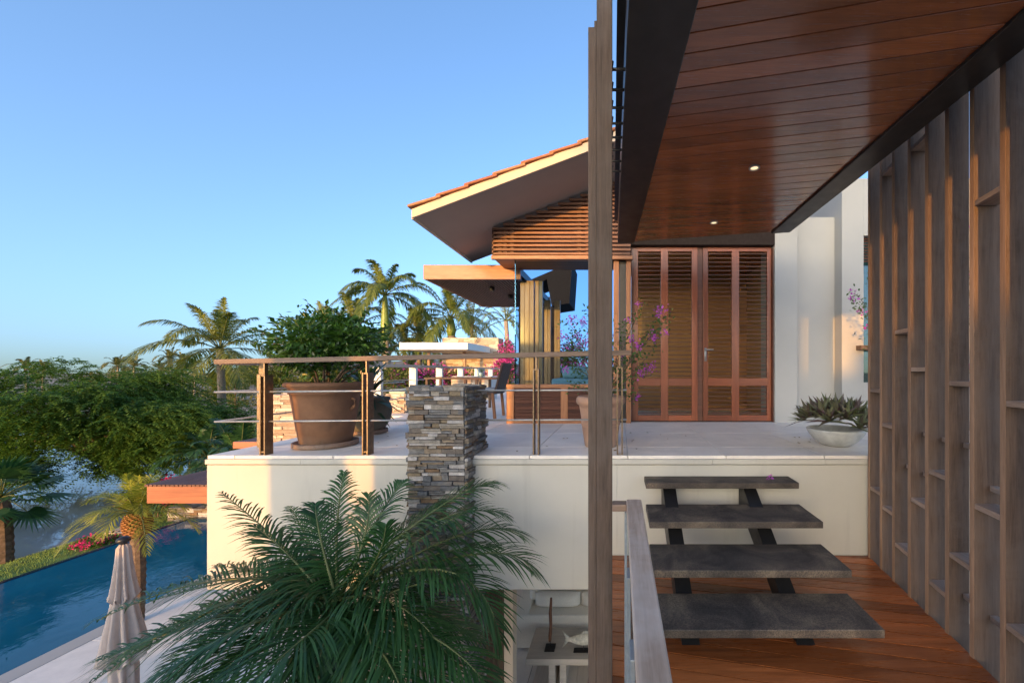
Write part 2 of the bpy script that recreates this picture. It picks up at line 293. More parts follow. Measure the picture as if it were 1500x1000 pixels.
# ------------------------------------------------------------------ helpers
def at(u, v, d):
    """point seen at pixel (u, v) of the 1500 x 1000 photograph, d metres deep"""
    return Vector(((u - CX) / F * d, d, (CY - v) / F * d))
class MB:
    def __init__(self): self.v = []; self.f = []; self.m = []; self.cur = 0
    def add(self, vs, fs):
        o = len(self.v); self.v += [tuple(p) for p in vs]
        for f in fs: self.f.append(tuple(i + o for i in f)); self.m.append(self.cur)
    def hexa(self, p):
        self.add(p, [(0, 3, 2, 1), (4, 5, 6, 7), (0, 1, 5, 4), (1, 2, 6, 5), (2, 3, 7, 6), (3, 0, 4, 7)])
    def box(self, x0, x1, y0, y1, z0, z1):
        self.hexa([(x0, y0, z0), (x1, y0, z0), (x1, y1, z0), (x0, y1, z0), (x0, y0, z1), (x1, y0, z1), (x1, y1, z1), (x0, y1, z1)])
    def obox(self, o, a, b, c):
        """box from corner o along the three edge vectors"""
        o, a, b, c = Vector(o), Vector(a), Vector(b), Vector(c)
        self.hexa([o, o + a, o + a + b, o + b, o + c, o + a + c, o + a + b + c, o + b + c])
    def prism(self, poly, axis, d0, d1):
        """polygon in the two other axes, extruded along axis"""
        n = len(poly)
        def mk(p, d):
            q = list(p); q.insert(axis, d); return tuple(q)
        vs = [mk(p, d0) for p in poly] + [mk(p, d1) for p in poly]
        fs = [tuple(range(n))[::-1], tuple(range(n, 2 * n))] + [(i, (i + 1) % n, n + (i + 1) % n, n + i) for i in range(n)]
        self.add(vs, fs)
    def bar(self, p0, p1, w, h, up=(0, 0, 1)):
        p0, p1, up = Vector(p0), Vector(p1), Vector(up)
        t = (p1 - p0).normalized(); s = t.cross(up).normalized() * (w / 2); n = s.cross(t).normalized() * (h / 2)
        self.hexa([p0 - s - n, p0 + s - n, p1 + s - n, p1 - s - n, p0 - s + n, p0 + s + n, p1 + s + n, p1 - s + n])
    def tube(self, pts, rad, seg=8, cap=True):
        pts = [Vector(p) for p in pts]; n = len(pts)
        if isinstance(rad, (int, float)): rad = [rad] * n
        vs = []; ref = Vector((0.31, 0.17, 0.93)).normalized()
        for i, p in enumerate(pts):
            t = (pts[min(i + 1, n - 1)] - pts[max(i - 1, 0)]).normalized()
            a = t.cross(ref)
            if a.length < 1e-3: a = t.cross(Vector((1, 0, 0)))
            a.normalize(); b = t.cross(a)
            for k in range(seg):
                an = 2 * math.pi * k / seg
                vs.append(p + (a * math.cos(an) + b * math.sin(an)) * rad[i])
        fs = [(i * seg + k, i * seg + (k + 1) % seg, (i + 1) * seg + (k + 1) % seg, (i + 1) * seg + k) for i in range(n - 1) for k in range(seg)]
        if cap: fs += [tuple(range(seg))[::-1], tuple(range((n - 1) * seg, n * seg))]
        self.add(vs, fs)
    def lathe(self, c, prof, seg=40, wob=0.0):
        """profile of (radius, height) turned about the vertical through c"""
        c = Vector(c); vs = []; n = len(prof)
        for (r, h) in prof:
            for k in range(seg):
                an = 2 * math.pi * k / seg
                rr = r * (1 + wob * math.sin(3 * an + h * 9))
                vs.append((c.x + rr * math.cos(an), c.y + rr * math.sin(an), c.z + h))
        fs = [(i * seg + k, i * seg + (k + 1) % seg, (i + 1) * seg + (k + 1) % seg, (i + 1) * seg + k) for i in range(n - 1) for k in range(seg)]
        fs += [tuple(range(seg))[::-1], tuple(range((n - 1) * seg, n * seg))]
        self.add(vs, fs)
    def leaf(self, p, d, n, length, width, bend=0.0):
        """one leaf: a folded diamond"""
        p, d, n = Vector(p), Vector(d).normalized(), Vector(n)
        s = d.cross(n)
        if s.length < 1e-4: s = d.cross(Vector((0.3, 0.9, 0.2)))
        s.normalize(); n = s.cross(d)
        m = p + d * (length * .5) + n * (bend * length * .3); e = p + d * length - n * (bend * length * .3)
        self.add([p, m + s * (width / 2), e, m - s * (width / 2)], [(0, 1, 2, 3)])
    def build(self, name, mat, parent=None, smooth=False, bevel=0.0, recalc=True):
        me = bpy.data.meshes.new(name)
        off = Vector((0, 0, 0)); q = parent
        while q is not None: off += q.location; q = q.parent
        me.from_pydata([(p[0] - off.x, p[1] - off.y, p[2] - off.z) for p in self.v], [], self.f)
        mats = mat if isinstance(mat, (list, tuple)) else [mat]
        for mm in mats: me.materials.append(mm)
        if len(mats) > 1: me.polygons.foreach_set('material_index', self.m)
        if smooth: me.polygons.foreach_set('use_smooth', [True] * len(me.polygons))
        me.update()
        o = bpy.data.objects.new(name, me); COL.objects.link(o)
        if parent is not None: o.parent = parent
        if bevel:
            b = o.modifiers.new('edge', 'BEVEL'); b.width = bevel; b.segments = 2; b.limit_method = 'ANGLE'; b.angle_limit = R(40)
        return o
def tag(o, label=None, cat=None, group=None, kind=None):
    if label: o['label'] = label
    if cat: o['category'] = cat
    if group: o['group'] = group
    if kind: o['kind'] = kind
    return o
def thing(name, label, cat, loc=(0, 0, 0), group=None):
    o = bpy.data.objects.new(name, None); COL.objects.link(o); o.location = loc; o.empty_display_size = 0.2
    return tag(o, label, cat, group)
def kids(o): return [c for c in bpy.data.objects if c.parent == o]
def dup(o, loc=None, parent=None, label=None, rz=None, s=None):
    c = o.copy(); COL.objects.link(c)
    if parent is not None: c.parent = parent
    if loc is not None: c.location = loc
    if rz is not None: c.rotation_euler = (0, 0, rz)
    if s is not None: c.scale = (s, s, s)
    if label: c['label'] = label
    for ch in kids(o): dup(ch, parent=c)
    return c
def quad(me, a, b, c, d): me.add([a, b, c, d], [(0, 1, 2, 3)])
def ledger(mb, o, a, up, nrm, L, H, rnd, hmin=0.025, hmax=0.06, lmin=0.07, lmax=0.22, dep=0.05):
    """stacked split stones on a face: origin o, unit vectors a (along) and up, nrm outwards"""
    o, a, up, nrm = Vector(o), Vector(a), Vector(up), Vector(nrm)
    z = 0.0
    while z < H - 0.004:
        h = min(rnd.uniform(hmin, hmax), H - z)
        if H - z - h < hmin: h = H - z
        x = 0.0
        while x < L - 0.004:
            l = min(rnd.uniform(lmin, lmax), L - x)
            if L - x - l < lmin * .6: l = L - x
            rows = [(0, h)]
            if h > hmax * .72 and rnd.random() < .4:
                s = rnd.uniform(.35, .65) * h; rows = [(0, s), (s, h)]
            for (r0, r1) in rows:
                d = rnd.choice((.004, .008, .014, .022, .03)) + rnd.uniform(0, .006); g = 0.0016
                j = [rnd.uniform(-.005, .005) for _ in range(4)]
                b = o + a * (x + g) + up * (z + r0 + g) - nrm * dep
                A, U = a * (l - 2 * g), up * (r1 - r0 - 2 * g)
                p = [b, b + A, b + A + nrm * (dep + d + j[0]), b + nrm * (dep + d + j[1]),
                     b + U, b + A + U, b + A + U + nrm * (dep + d + j[2]), b + U + nrm * (dep + d + j[3])]
                mb.hexa(p)
            x += l
        z += h

# ------------------------------------------------------------------ ground, water, patio
TZ = -0.762          # terrace floor
DZ = -1.667          # bridge deck
GZ = -4.06           # patio
def sheet(name, pts, z, mat, kind='structure'):
    mb = MB(); mb.add([(x, y, z) for x, y in pts], [tuple(range(len(pts)))])
    return tag(mb.build(name, mat), kind=kind)
sheet('ground', [(-3000, -3000), (3000, -3000), (3000, 5000), (-3000, 5000)], -5.4, M['earth'])
shore = [(-14.9, -14), (-14.75, 2), (-14.7, 6), (-14.55, 8), (-14.6, 9.4), (-14.3, 11), (-15.6, 13), (-18.5, 16.5), (-21.5, 20), (-25, 25), (-30, 30)]
sheet('lake_water', [(-90, -60), (-13.0, -60), (-13.0, 12.5), (-28, 31.5), (-60, 40), (-90, 42)], -4.66, M['lake'])
# lawn: bank slopes down into the lake
mb = MB(); rows = []
xs = [0.0, 0.25, 0.5, 0.72, 0.88, 1.0, 1.18]; hs = [0, -.02, -.06, -.14, -.28, -.5, -1.1]
for i, (sx, sy) in enumerate(shore):
    for t, h in zip(xs, hs):
        x0 = -12.14 if sy < 11.5 else -9.0
        x = x0 + (sx - x0) * t
        mb.v.append((x, sy, -4.18 + h * .95 + .02 * math.sin(sy * 2.1 + t * 5)))
k = len(xs)
for i in range(len(shore) - 1):
    for j in range(k - 1): mb.f.append((i * k + j, i * k + j + 1, (i + 1) * k + j + 1, (i + 1) * k + j)); mb.m.append(0)
tag(mb.build('lawn', M['lawn'], smooth=True), kind='structure')
rnd = random.Random(3); mb = MB()
for i in range(15000):
    y = rnd.uniform(4.5, 12.0); t = rnd.random() ** .8
    sx = -14.6; x = -12.2 + (sx + 12.2) * t
    hh = -4.18 + (-.02 - .42 * t ** 3)
    l = rnd.uniform(.03, .075); a = rnd.uniform(0, 6.28); q = rnd.uniform(.005, .011)
    mb.add([(x - q, y, hh - .02), (x + q, y, hh - .02), (x + math.cos(a) * l * .5, y + math.sin(a) * l * .5, hh + l)], [(0, 1, 2)])
tag(mb.build('grass', M['blade']), kind='stuff')
sheet('far_shore', [(-400, 46), (-90, 42), (-60, 37), (-44, 33.5), (-29, 29.5), (-10, 26), (200, 26), (900, 2500), (-2500, 2500), (-1500, 200)], -4.6, M['earth'])
def tiles(mb, x0, x1, y0, y1, z, step, gap=.007, th=.03, ox=0.0, oy=0.0):
    nx0 = math.floor((x0 - ox) / step); nx1 = math.ceil((x1 - ox) / step); ny0 = math.floor((y0 - oy) / step); ny1 = math.ceil((y1 - oy) / step)
    for i in range(nx0, nx1):
        for j in range(ny0, ny1):
            a, b = max(x0, ox + i * step) + gap / 2, min(x1, ox + (i + 1) * step) - gap / 2
            c, d = max(y0, oy + j * step) + gap / 2, min(y1, oy + (j + 1) * step) - gap / 2
            if b - a > .02 and d - c > .02: mb.box(a, b, c, d, z - th, z)
mb = MB(); tiles(mb, -8.0, 5.0, -4, 13.5, GZ, 1.2); tag(mb.build('patio', M['limestone'], bevel=.003), kind='structure')
sheet('patio_bed', [(-8.0, -4), (5, -4), (5, 13.5), (-8.0, 13.5)], GZ - .012, M['soil'])
# pool
pool = thing('swimming_pool', 'long dark blue infinity pool running between the pale patio and the lawn', 'pool', (-10, 3, GZ - .04))
mb = MB(); mb.add([(-12.04, -8, GZ - .05), (-8.3, -8, GZ - .05), (-8.3, 11.0, GZ - .05), (-12.04, 11.0, GZ - .05)], [(0, 1, 2, 3)]); mb.build('water', M['pool'], pool)
mb = MB(); mb.box(-12.13, -12.03, -8, 11.05, -4.9, GZ - .035); mb.build('overflow_edge', M['darktile'], pool)
mb = MB(); mb.box(-8.3, -8.0, -8, 11.0, GZ - .3, GZ + .004); mb.build('coping', M['plaster_white'], pool, bevel=.01)
mb = MB(); mb.box(-12.0, -8.0, 11.0, 11.1, -4.9, GZ + .0); mb.build('end_wall', M['darktile'], pool)

# ------------------------------------------------------------------ terrace block
mb = MB(); tiles(mb, -3.77, 4.6, 3.62, 6.2, TZ, .9, ox=.08, oy=3.15); tiles(mb, -3.77, -.1, 6.2, 16.2, TZ, .9, ox=.08, oy=3.15); tiles(mb, -4.75, -3.77, 6.9, 16.2, TZ, .9, ox=.08, oy=3.15)
tag(mb.build('terrace_floor', M['limestone'], bevel=.002), kind='structure')
tb = thing('terrace_block', 'cream plastered terrace block with a stone capped edge, facing the palm', 'terrace wall', (0, 3.62, GZ))
mb = MB()
for x0, x1 in ((-3.77, -2.9), (-2.9, -1.9), (-1.9, -.1), (-.1, .85), (.85, 1.88), (1.88, 3.0), (3.0, 4.6)): mb.box(x0 + .001, x1 - .001, 3.60, 3.9, TZ - .075, TZ - .032)
for i in range(6): mb.box(-3.785, -3.5, 3.902 + i * .6, 4.498 + i * .6, TZ - .075, TZ - .032)
mb.build('capping', M['plaster'], tb, bevel=.003)
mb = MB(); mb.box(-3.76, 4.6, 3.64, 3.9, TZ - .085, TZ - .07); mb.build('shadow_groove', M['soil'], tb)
mb = MB(); mb.box(-3.77, -.02, 3.62, 3.86, -1.985, TZ - .085); mb.box(-.02, 4.6, 3.62, 3.86, -2.3, TZ - .085); mb.box(-3.77, -3.5, 3.86, 7.5, -1.985, TZ - .085)
mb.build('front_wall', M['plaster'], tb, bevel=.004)
mb = MB(); mb.box(-3.5, 4.6, 3.87, 16, -1.98, -1.90); mb.box(-4.74, -3.79, 6.92, 16.2, -1.2, TZ - .035); mb.build('slab', M['plaster'], tb)

# stone pier in front of the terrace edge
rnd = random.Random(11)
pier = thing('stone_pier', 'stacked split stone pier rising through the terrace railing', 'pillar', (-1.59, 3.7, GZ))
mb = MB(); PX0, PX1, PY0, PY1, PT = -1.83, -1.345, 3.45, 3.97, -.128
ledger(mb, (PX0, PY0, -4.06), (1, 0, 0), (0, 0, 1), (0, -1, 0), PX1 - PX0, 4.06 + PT, rnd, .022, .048, .05, .2)
ledger(mb, (PX1, PY0, -4.06), (0, 1, 0), (0, 0, 1), (1, 0, 0), PY1 - PY0, 4.06 + PT, rnd, .022, .048, .05, .2)
ledger(mb, (PX0, PY1, -4.06), (0, -1, 0), (0, 0, 1), (-1, 0, 0), PY1 - PY0, 4.06 + PT, rnd)
ledger(mb, (PX1, PY1, TZ), (-1, 0, 0), (0, 0, 1), (0, 1, 0), PX1 - PX0, PT - TZ, rnd)
ledger(mb, (PX0, PY0, PT - .015), (1, 0, 0), (0, 1, 0), (0, 0, 1), PX1 - PX0, PY1 - PY0, rnd, .09, .16, .1, .24, .03)
mb.build('split_stones', M['ledger'], pier, bevel=.003)
mb = MB(); mb.box(PX0 + .03, PX1 - .03, PY0 + .03, PY1 - .03, -4.06, PT - .03); mb.build('core', M['mortar'], pier)

# terrace railing along the front edge
rl = thing('terrace_railing', 'timber and bronze railing with two thin steel rods along the terrace edge', 'railing', (-1.8, 3.68, TZ))
RD = 3.68
hl, hr = at(318, 530, RD), at(925, 516.5, RD)
mb = MB(); mb.bar(hl, hr, .065, .045); mb.build('handrail', M['railwood'], rl, bevel=.004)
mb = MB(); s = at(325, 531, 3.71); mb.bar(s, (s.x + .02, 9.2, s.z + .02), .06, .04); mb.build('handrail', M['palerail'], rl, bevel=.004)
for z0 in (-.17, -.445):
    mb = MB(); mb.tube([(-3.76, RD, z0 - .015), (PX0 + .02, RD, z0)], .0085, 8); mb.build('rod', M['steel'], rl, True)
    mb = MB(); mb.tube([(PX1 - .02, RD, z0), (.07, RD, z0 + .005)], .0085, 8); mb.build('rod', M['steel'], rl, True)
    mb = MB(); mb.tube([(-3.76, RD, z0 - .015), (-3.74, 6.9, z0)], .0085, 8); mb.build('rod', M['steel'], rl, True)
for px in (-3.27, -2.325, -.768, .005):
    t = (px + 3.75) / 3.86; zt = hl.z + (hr.z - hl.z) * t - .03
    mb = MB()
    if px < -2:
        mb.box(px - .045, px - .033, RD - .035, RD + .035, TZ, zt - .10); mb.box(px + .005, px + .017, RD - .045, RD + .045, TZ, zt - .10)
        mb.box(px - .033, px + .005, RD - .03, RD + .03, zt - .115, zt - .101); mb.box(px - .02, px - .008, RD - .02, RD + .02, zt - .1, zt + .01)
        mb.box(px - .033, px + .005, RD - .03, RD + .03, TZ + .02, TZ + .034)
    else:
        w2 = .022
        mb.box(px - w2 - .006, px - w2 + .006, RD - .035, RD + .035, TZ, zt - .10); mb.box(px + w2 - .006, px + w2 + .006, RD - .035, RD + .035, TZ, zt - .10)
        mb.box(px - w2 + .006, px + w2 - .006, RD - .035, RD + .035, zt - .113, zt - .1); mb.box(px - .007, px + .007, RD - .02, RD + .02, zt - .1, zt + .01)
    mb.build('post', M['bronze'], rl, bevel=.0015)
mb = MB(); mb.box(-3.68, -3.585, 4.02, 4.05, TZ, -.02); mb.box(-3.66, -3.60, 4.02, 4.045, -.02, .09); mb.build('post', M['bronze'], rl, bevel=.002)
mb = MB(); mb.box(-3.66, -3.60, 5.6, 5.63, TZ, .07); mb.build('post', M['bronze'], rl, bevel=.002)

# far side railing with white posts
fr = thing('white_post_railing', 'far terrace railing of white posts under a timber handrail', 'railing', (-4.6, 12, TZ))
mb = MB(); mb.bar((-4.62, 7.1, .135), (-4.62, 16.1, .135), .07, .05); mb.build('handrail', M['palerail'], fr, bevel=.004)
for y in (7.55, 8.85, 10.15, 11.5, 12.85, 14.2, 15.5):
    mb = MB(); mb.box(-4.70, -4.55, y, y + .09, TZ, .11); mb.build('post', M['ext_white'], fr, bevel=.006)
for z0 in (-.17, -.45):
    mb = MB(); mb.tube([(-4.62, 7.1, z0), (-4.62, 16.1, z0)], .008, 6); mb.build('rod', M['steel'], fr, True)

# ------------------------------------------------------------------ bridge: deck, stair, roof, screen
SK = .207
def clip(poly, a, b, c):
    """keep a*x + b*y <= c"""
    out = []
    for i in range(len(poly)):
        p, q = poly[i], poly[(i + 1) % len(poly)]
        dp, dq = a * p[0] + b * p[1] - c, a * q[0] + b * q[1] - c
        if dp <= 0: out.append(p)
        if (dp < 0) != (dq < 0):
            t = dp / (dp - dq); out.append((p[0] + (q[0] - p[0]) * t, p[1] + (q[1] - p[1]) * t))
    return out
mb = MB(); rnd = random.Random(5)
for kk in range(-14, 40):
    d0 = kk * .1225 - .4; g = .0048
    pl = [(-.17, d0 + .17 * SK + g), (3.2, d0 - 3.2 * SK + g), (3.2, d0 + .1225 - 3.2 * SK - g), (-.17, d0 + .1225 + .17 * SK - g)]
    pl = clip(pl, 1, -.149, 1.745 * .99); pl = clip(pl, 0, 1, 3.61)
    if len(pl) >= 3: mb.prism(pl, 2, DZ - .03, DZ + rnd.uniform(-.001, .001))
dk = thing('bridge_deck', 'oiled red brown timber deck of the bridge below the stair', 'deck', (1, 1, DZ))
mb.build('boards', M['deck'], dk)
mb = MB(); mb.add([(-.17, -2.2, DZ - .034), (1.4, -2.2, DZ - .034), (2.27, 3.61, DZ - .034), (-.17, 3.61, DZ - .034)], [(0, 1, 2, 3)])
for x in (-.12, .6, 1.2): mb.box(x, x + .07, -2.2, 3.6, DZ - .28, DZ - .04)
mb.build('joists', M['blacksteel'], dk)

st = thing('open_stair', 'four thick dark steel treads on two black stringers climbing to the terrace', 'stairs', (.88, 3.0, DZ))
for h, df, db in ((.943, 3.376, 3.60), (1.124, 2.977, 3.38), (1.305, 2.61, 3.015), (1.486, 2.286, 2.668)):
    mb = MB(); mb.box(.228, 1.536, df, db, -h - .05, -h); mb.build('tread', M['tread'], st, bevel=.005)
for x0 in (.385, 1.09):
    mb = MB(); mb.prism([(2.42, -1.667), (2.62, -1.667), (3.61, -1.2), (3.61, -1.0), (3.50, -1.0)], 0, x0, x0 + .11)
    mb.v = [(p[0] + (2.5 - p[1]) * .0, p[1], p[2]) for p in mb.v]
    mb.build('stringer', M['blacksteel'], st)

br = thing('bridge_roof', 'bridge roof with varnished wood ceiling between two dark bronze beams', 'roof', (1, 2, 1.6))
CZ = 1.60
mb = MB()
for kk in range(-10, 41):
    d0 = 4.88 - kk * .1225; g = .0025
    if d0 < -1.6: break
    pl = [(.1, d0 - .1225 - .1 * SK + g), (1.9, d0 - .1225 - 1.9 * SK + g), (1.9, d0 - 1.9 * SK - g), (.1, d0 - .1 * SK - g)]
    if kk < 0: continue
    mb.prism(pl, 2, CZ, CZ + .02)
mb.build('ceiling_boards', M['ceiling'], br, bevel=.0025)
def beam_poly(xo0, xi0, xo1, xi1, y0, ye):
    return [(xo0, y0), (xi0, y0), (xi1, ye - SK * xi1), (xo1, ye - SK * xo1)]
mb = MB(); mb.prism(beam_poly(.10, .50, -.02, .185, -1.6, 4.885), 2, CZ - .02, CZ + .26); mb.build('beam', M['beam'], br, bevel=.006)
mb = MB(); mb.prism(beam_poly(2.05, 1.83, 1.935, 1.735, -1.6, 4.885), 2, CZ - .02, CZ + .26); mb.build('beam', M['beam'], br, bevel=.006)
mb = MB(); mb.prism(beam_poly(.05, 2.15, -.06, 2.02, -1.6, 4.90), 2, CZ + .27, CZ + .33); mb.prism(beam_poly(.3, 1.95, .1, 1.85, -1.6, 4.87), 2, CZ + .024, CZ + .262); mb.build('roof_sheet', M['blacksteel'], br)
for x, y in ((1.055, 3.09), (1.01, 4.22)):
    mb = MB(); mb.lathe((x, y, CZ - .012), [(.036, .012), (.042, .010), (.042, 0), (.030, 0), (.030, .009)], 24); f = mb.build('downlight', M['steel'], br)
    mb = MB(); mb.lathe((x, y, CZ - .006), [(.0295, 0), (.0295, .004)], 20); mb.build('lens', M['lamp'], f)
for i in range(8):
    y = 2.1 + i * .152; xr = .085 - .012 * (y + 1.6) * 1.2 - .005
    mb = MB(); xl = -.036 * y / 2.1 + .0; mb.tube([(xl, y, CZ + .045), (xl, y, CZ + .004), (xr + .03, y, CZ + .004)], .0085, 8); mb.build('bracket_rod', M['blacksteel'], br, True)

# tall weathered post left of the bridge
po = thing('weathered_post', 'tall grey weathered timber post of two boards, left of the bridge roof', 'post', (-.1, 2.07, GZ))
mb = MB(); mb.box(-.117, -.036, 2.05, 2.10, GZ, 2.75); mb.build('board', M['postwood'], po, bevel=.003)
mb = MB(); mb.box(-.162, -.1175, 2.066, 2.12, GZ, 1.80); mb.box(-.130, -.1175, 2.062, 2.12, GZ, 1.83); mb.build('board', M['postwood'], po, bevel=.003)

# handrail beside the walkway, running towards the eye
hb = thing('walkway_handrail', 'bleached timber handrail on steel posts beside the stair', 'railing', (.07, 1.2, DZ))
mb = MB(); mb.box(.036, .111, .15, 2.0, -.675, -.64); mb.build('top_rail', M['palerail'], hb, bevel=.005)
mb = MB(); mb.box(-.034, .0355, 1.93, 1.995, -.68, -.645); mb.build('rail_return', M['railwood'], hb, bevel=.004)
for y in (1.90, 1.30, .93, .45):
    mb = MB(); mb.box(.026, .038, y, y + .075, DZ, -.676); mb.build('post', M['galv'], hb, bevel=.002)
mb = MB(); mb.box(.040, .046, .5, 1.9, DZ + .08, -.72); mb.build('glass_panel', M['railglass'], hb)

# fin screen on the right
fs = thing('fin_screen', 'screen of tall weathered timber fins with small staggered shelves, right of the stair', 'screen', (2.1, 2.8, DZ))
uf = [1274.5, 1292, 1310.5, 1334, 1360, 1390, 1427, 1473]
fins = []
for u in uf + [1528.0]:
    off = u - CX; D = 1012 / (off - 86.6) * .985
    fins.append((off / F * D, D))
ca, sa = math.cos(R(2)), math.sin(R(2))
A, B = Vector((ca, -sa, 0)), Vector((sa, ca, 0))           # across the fin, along the wall
for i, (x, y) in enumerate(fins):
    mb = MB(); o = Vector((x, y, DZ - .35)); ztop = 2.4
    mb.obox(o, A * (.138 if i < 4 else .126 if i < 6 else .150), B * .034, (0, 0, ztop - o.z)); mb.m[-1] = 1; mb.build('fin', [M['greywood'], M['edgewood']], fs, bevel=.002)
def shelf(i, v, front=True, back=.0):
    """shelf between fin i and the nearer fin i + 1, top front corner seen at row v"""
    (x0, y0), (x1, y1) = fins[i], fins[i + 1]
    z = (CY - v) / F * y0
    mb = MB(); p0 = Vector((x0, y0, z - .03)) + A * (.002 + back); p1 = Vector((x1, y1, z - .03)) + A * (.002 + back) + B * .034
    if i == 7 : p1 = p0 + (p1 - p0) * .98
    mb.obox(p0, A * (.128 - back), p1 - p0, (0, 0, .03)); mb.build('shelf', M['shelfwood'], fs, bevel=.002)
for i, v in ((6, 294), (2, 484), (0, 569), (3, 538), (5, 558), (1, 619), (7, 587), (4, 687), (0, 712), (3, 728), (6, 737), (1, 740), (2, 794), (5, 808), (4, 848), (7, 912), (1, 253), (3, 216)): shelf(i, v)
for i, v in ((3, 632), (4, 640), (5, 648), (2, 679), (3, 690), (6, 711), (6, 900), (5, 868)): shelf(i, v, back=.085)

# ------------------------------------------------------------------ the house
ho = thing('villa_house', 'villa with tiled gable roof, slatted gable, glass corner and louvred doors', 'house', (0, 6, TZ))
EX, EZ, SL, DF = -2.53, 1.89, .379, 4.85
RX = 1.0; RZ = EZ + (RX - EX) * SL; QX = 2.45; QZ = RZ - (QX - RX) * SL
ro = MB(); ro.prism([(EX, EZ + .02), (RX, RZ + .02), (QX, QZ + .02), (QX, QZ + .1), (RX, RZ + .11), (EX, EZ + .1)], 1, DF + .03, 6.85)
rf = ro.build('roof', M['soffit'], ho)
mb = MB(); mb.prism([(EX - .012, EZ - .0), (RX, RZ), (QX, QZ), (QX, QZ + .12), (RX, RZ + .125), (EX - .012, EZ + .105)], 1, DF, DF + .028)
mb.box(EX - .03, EX - .003, DF + .03, 6.84, EZ - .005, EZ + .08); mb.build('fascia', M['fascia'], rf)
mb = MB(); rnd = random.Random(2)
ns = math.ceil((RX - EX) / .345)
for k2 in range(ns):
    xa = EX - .05 + k2 * .345; xb = min(xa + .40, RX)
    y = DF - .035
    while y < 6.75:
        wy = .24; dz = rnd.uniform(-.004, .004)
        za, zb = EZ + .165 + (xa - EX) * SL + dz, EZ + .135 + (xb - EX) * SL + dz
        mb.hexa([(xa, y + .002, za - .03), (xb, y + .002, zb - .03), (xb, y + wy - .002, zb - .03), (xa, y + wy - .002, za - .03), (xa, y + .002, za), (xb, y + .002, zb), (xb, y + wy - .002, zb), (xa, y + wy - .002, za)])
        y += wy
xa, xb = RX, QX
mb.hexa([(xa, DF - .03, RZ + .115), (xb, DF - .03, QZ + .115), (xb, 6.84, QZ + .115), (xa, 6.84, RZ + .115), (xa, DF - .03, RZ + .15), (xb, DF - .03, QZ + .15), (xb, 6.84, QZ + .15), (xa, 6.84, RZ + .15)])
mb.build('roof_tiles', M['tile'], rf, bevel=.006)
# slatted gable
GY = 5.85
mb = MB(); rnd = random.Random(8); z = 1.735
while z < 3.1:
    xl = max(-1.88, (z + .03 - EZ) / SL + EX + .01); xr = min(.17, RX + (RZ - z) / SL)
    if xr - xl > .1:
        x = xl
        while x < xr - .01:
            x2 = min(xr, x + rnd.uniform(1.3, 2.4)); mb.box(x + .001, x2 - .001, GY, GY + .035, z, z + .034); x = x2
    z += .0615
gs = mb.build('gable_slats', M['slat_x'], ho, bevel=.002)
for x in (-1.80, -1.72, -1.62, -.62, -.5):
    zt = EZ + (x - EX) * SL - .05; mb = MB(); mb.box(x, x + .05, GY + .036, GY + .07, 1.72, zt); mb.build('batten', M['darkslat_y'], gs)
mb = MB(); mb.prism([(-1.87, 1.72), (.17, 1.72), (.17, EZ + (.17 - EX) * SL - .02), (-1.87, EZ + .63 * SL - .0)], 1, GY + .10, GY + .13); mb.box(-1.88, -1.86, GY + .0, 6.6, 1.72, 2.12); mb.build('gable_backing', M['darkslat_x'], ho)
mb = MB(); mb.box(-1.89, .2, GY - .012, GY + .05, 1.668, 1.722); mb.box(-1.885, .0, GY + .051, 6.6, 1.70, 1.719); mb.build('gable_trim', M['teak_x'], ho, bevel=.003)
# window wall: base panel, glass, columns
mb = MB(); mb.box(-1.57, -.086, 5.95, 5.962, -.19, 1.668); mb.build('window_glass', M['glass'], ho)
mb = MB(); mb.box(-1.572, -1.56, 5.963, 5.985, -.19, 1.69); mb.build('side_glass', M['glass_edge'], ho)
bp = MB()
bp.box(-1.68, -.09, 5.88, 6.0, -.235, -.18); bp.box(-1.68, -.09, 5.882, 5.998, TZ + .0, TZ + .05)
bpo = bp.build('base_panel', M['teak_x'], ho, bevel=.004)
for x0, x1 in ((-1.68, -1.565), (-.87, -.765), (-.16, -.09)): mb = MB(); mb.box(x0 + .001, x1, 5.884, 5.996, TZ + .05, -.236); mb.build('upright', M['teak_z'], bpo, bevel=.003)
mb = MB(); z = TZ + .055
while z < -.27: mb.obox((-1.56, 5.905, z), (1.40, 0, 0), (0, .035, .02), (0, -.012, .05)); z += .0475
mb.build('louvres', M['darkslat_x'], bpo)
mb = MB(); mb.box(-1.67, -.1, 5.96, 5.985, TZ, -.24); mb.build('panel_back', M['blacksteel'], bpo)
mb = MB(); mb.box(-.085, -.002, 5.93, 6.02, TZ, 1.668); mb.build('column', M['teak_z'], ho, bevel=.004)
mb = MB(); mb.box(-.001, .103, 5.97, 6.02, TZ, 1.70); mb.build('column_panel', M['blacksteel'], ho)
mb = MB(); mb.box(.104, .178, 5.93, 6.02, TZ, 1.70); mb.build('column', M['teak_z'], ho, bevel=.004)
# header above the doors
mb = MB(); mb.box(.1785, 2.36, 6.0, 6.2, 1.93, 2.4); mb.box(-.1, .178, 5.99, 6.2, 1.70, 2.4); mb.build('header', M['courtwood'], ho)
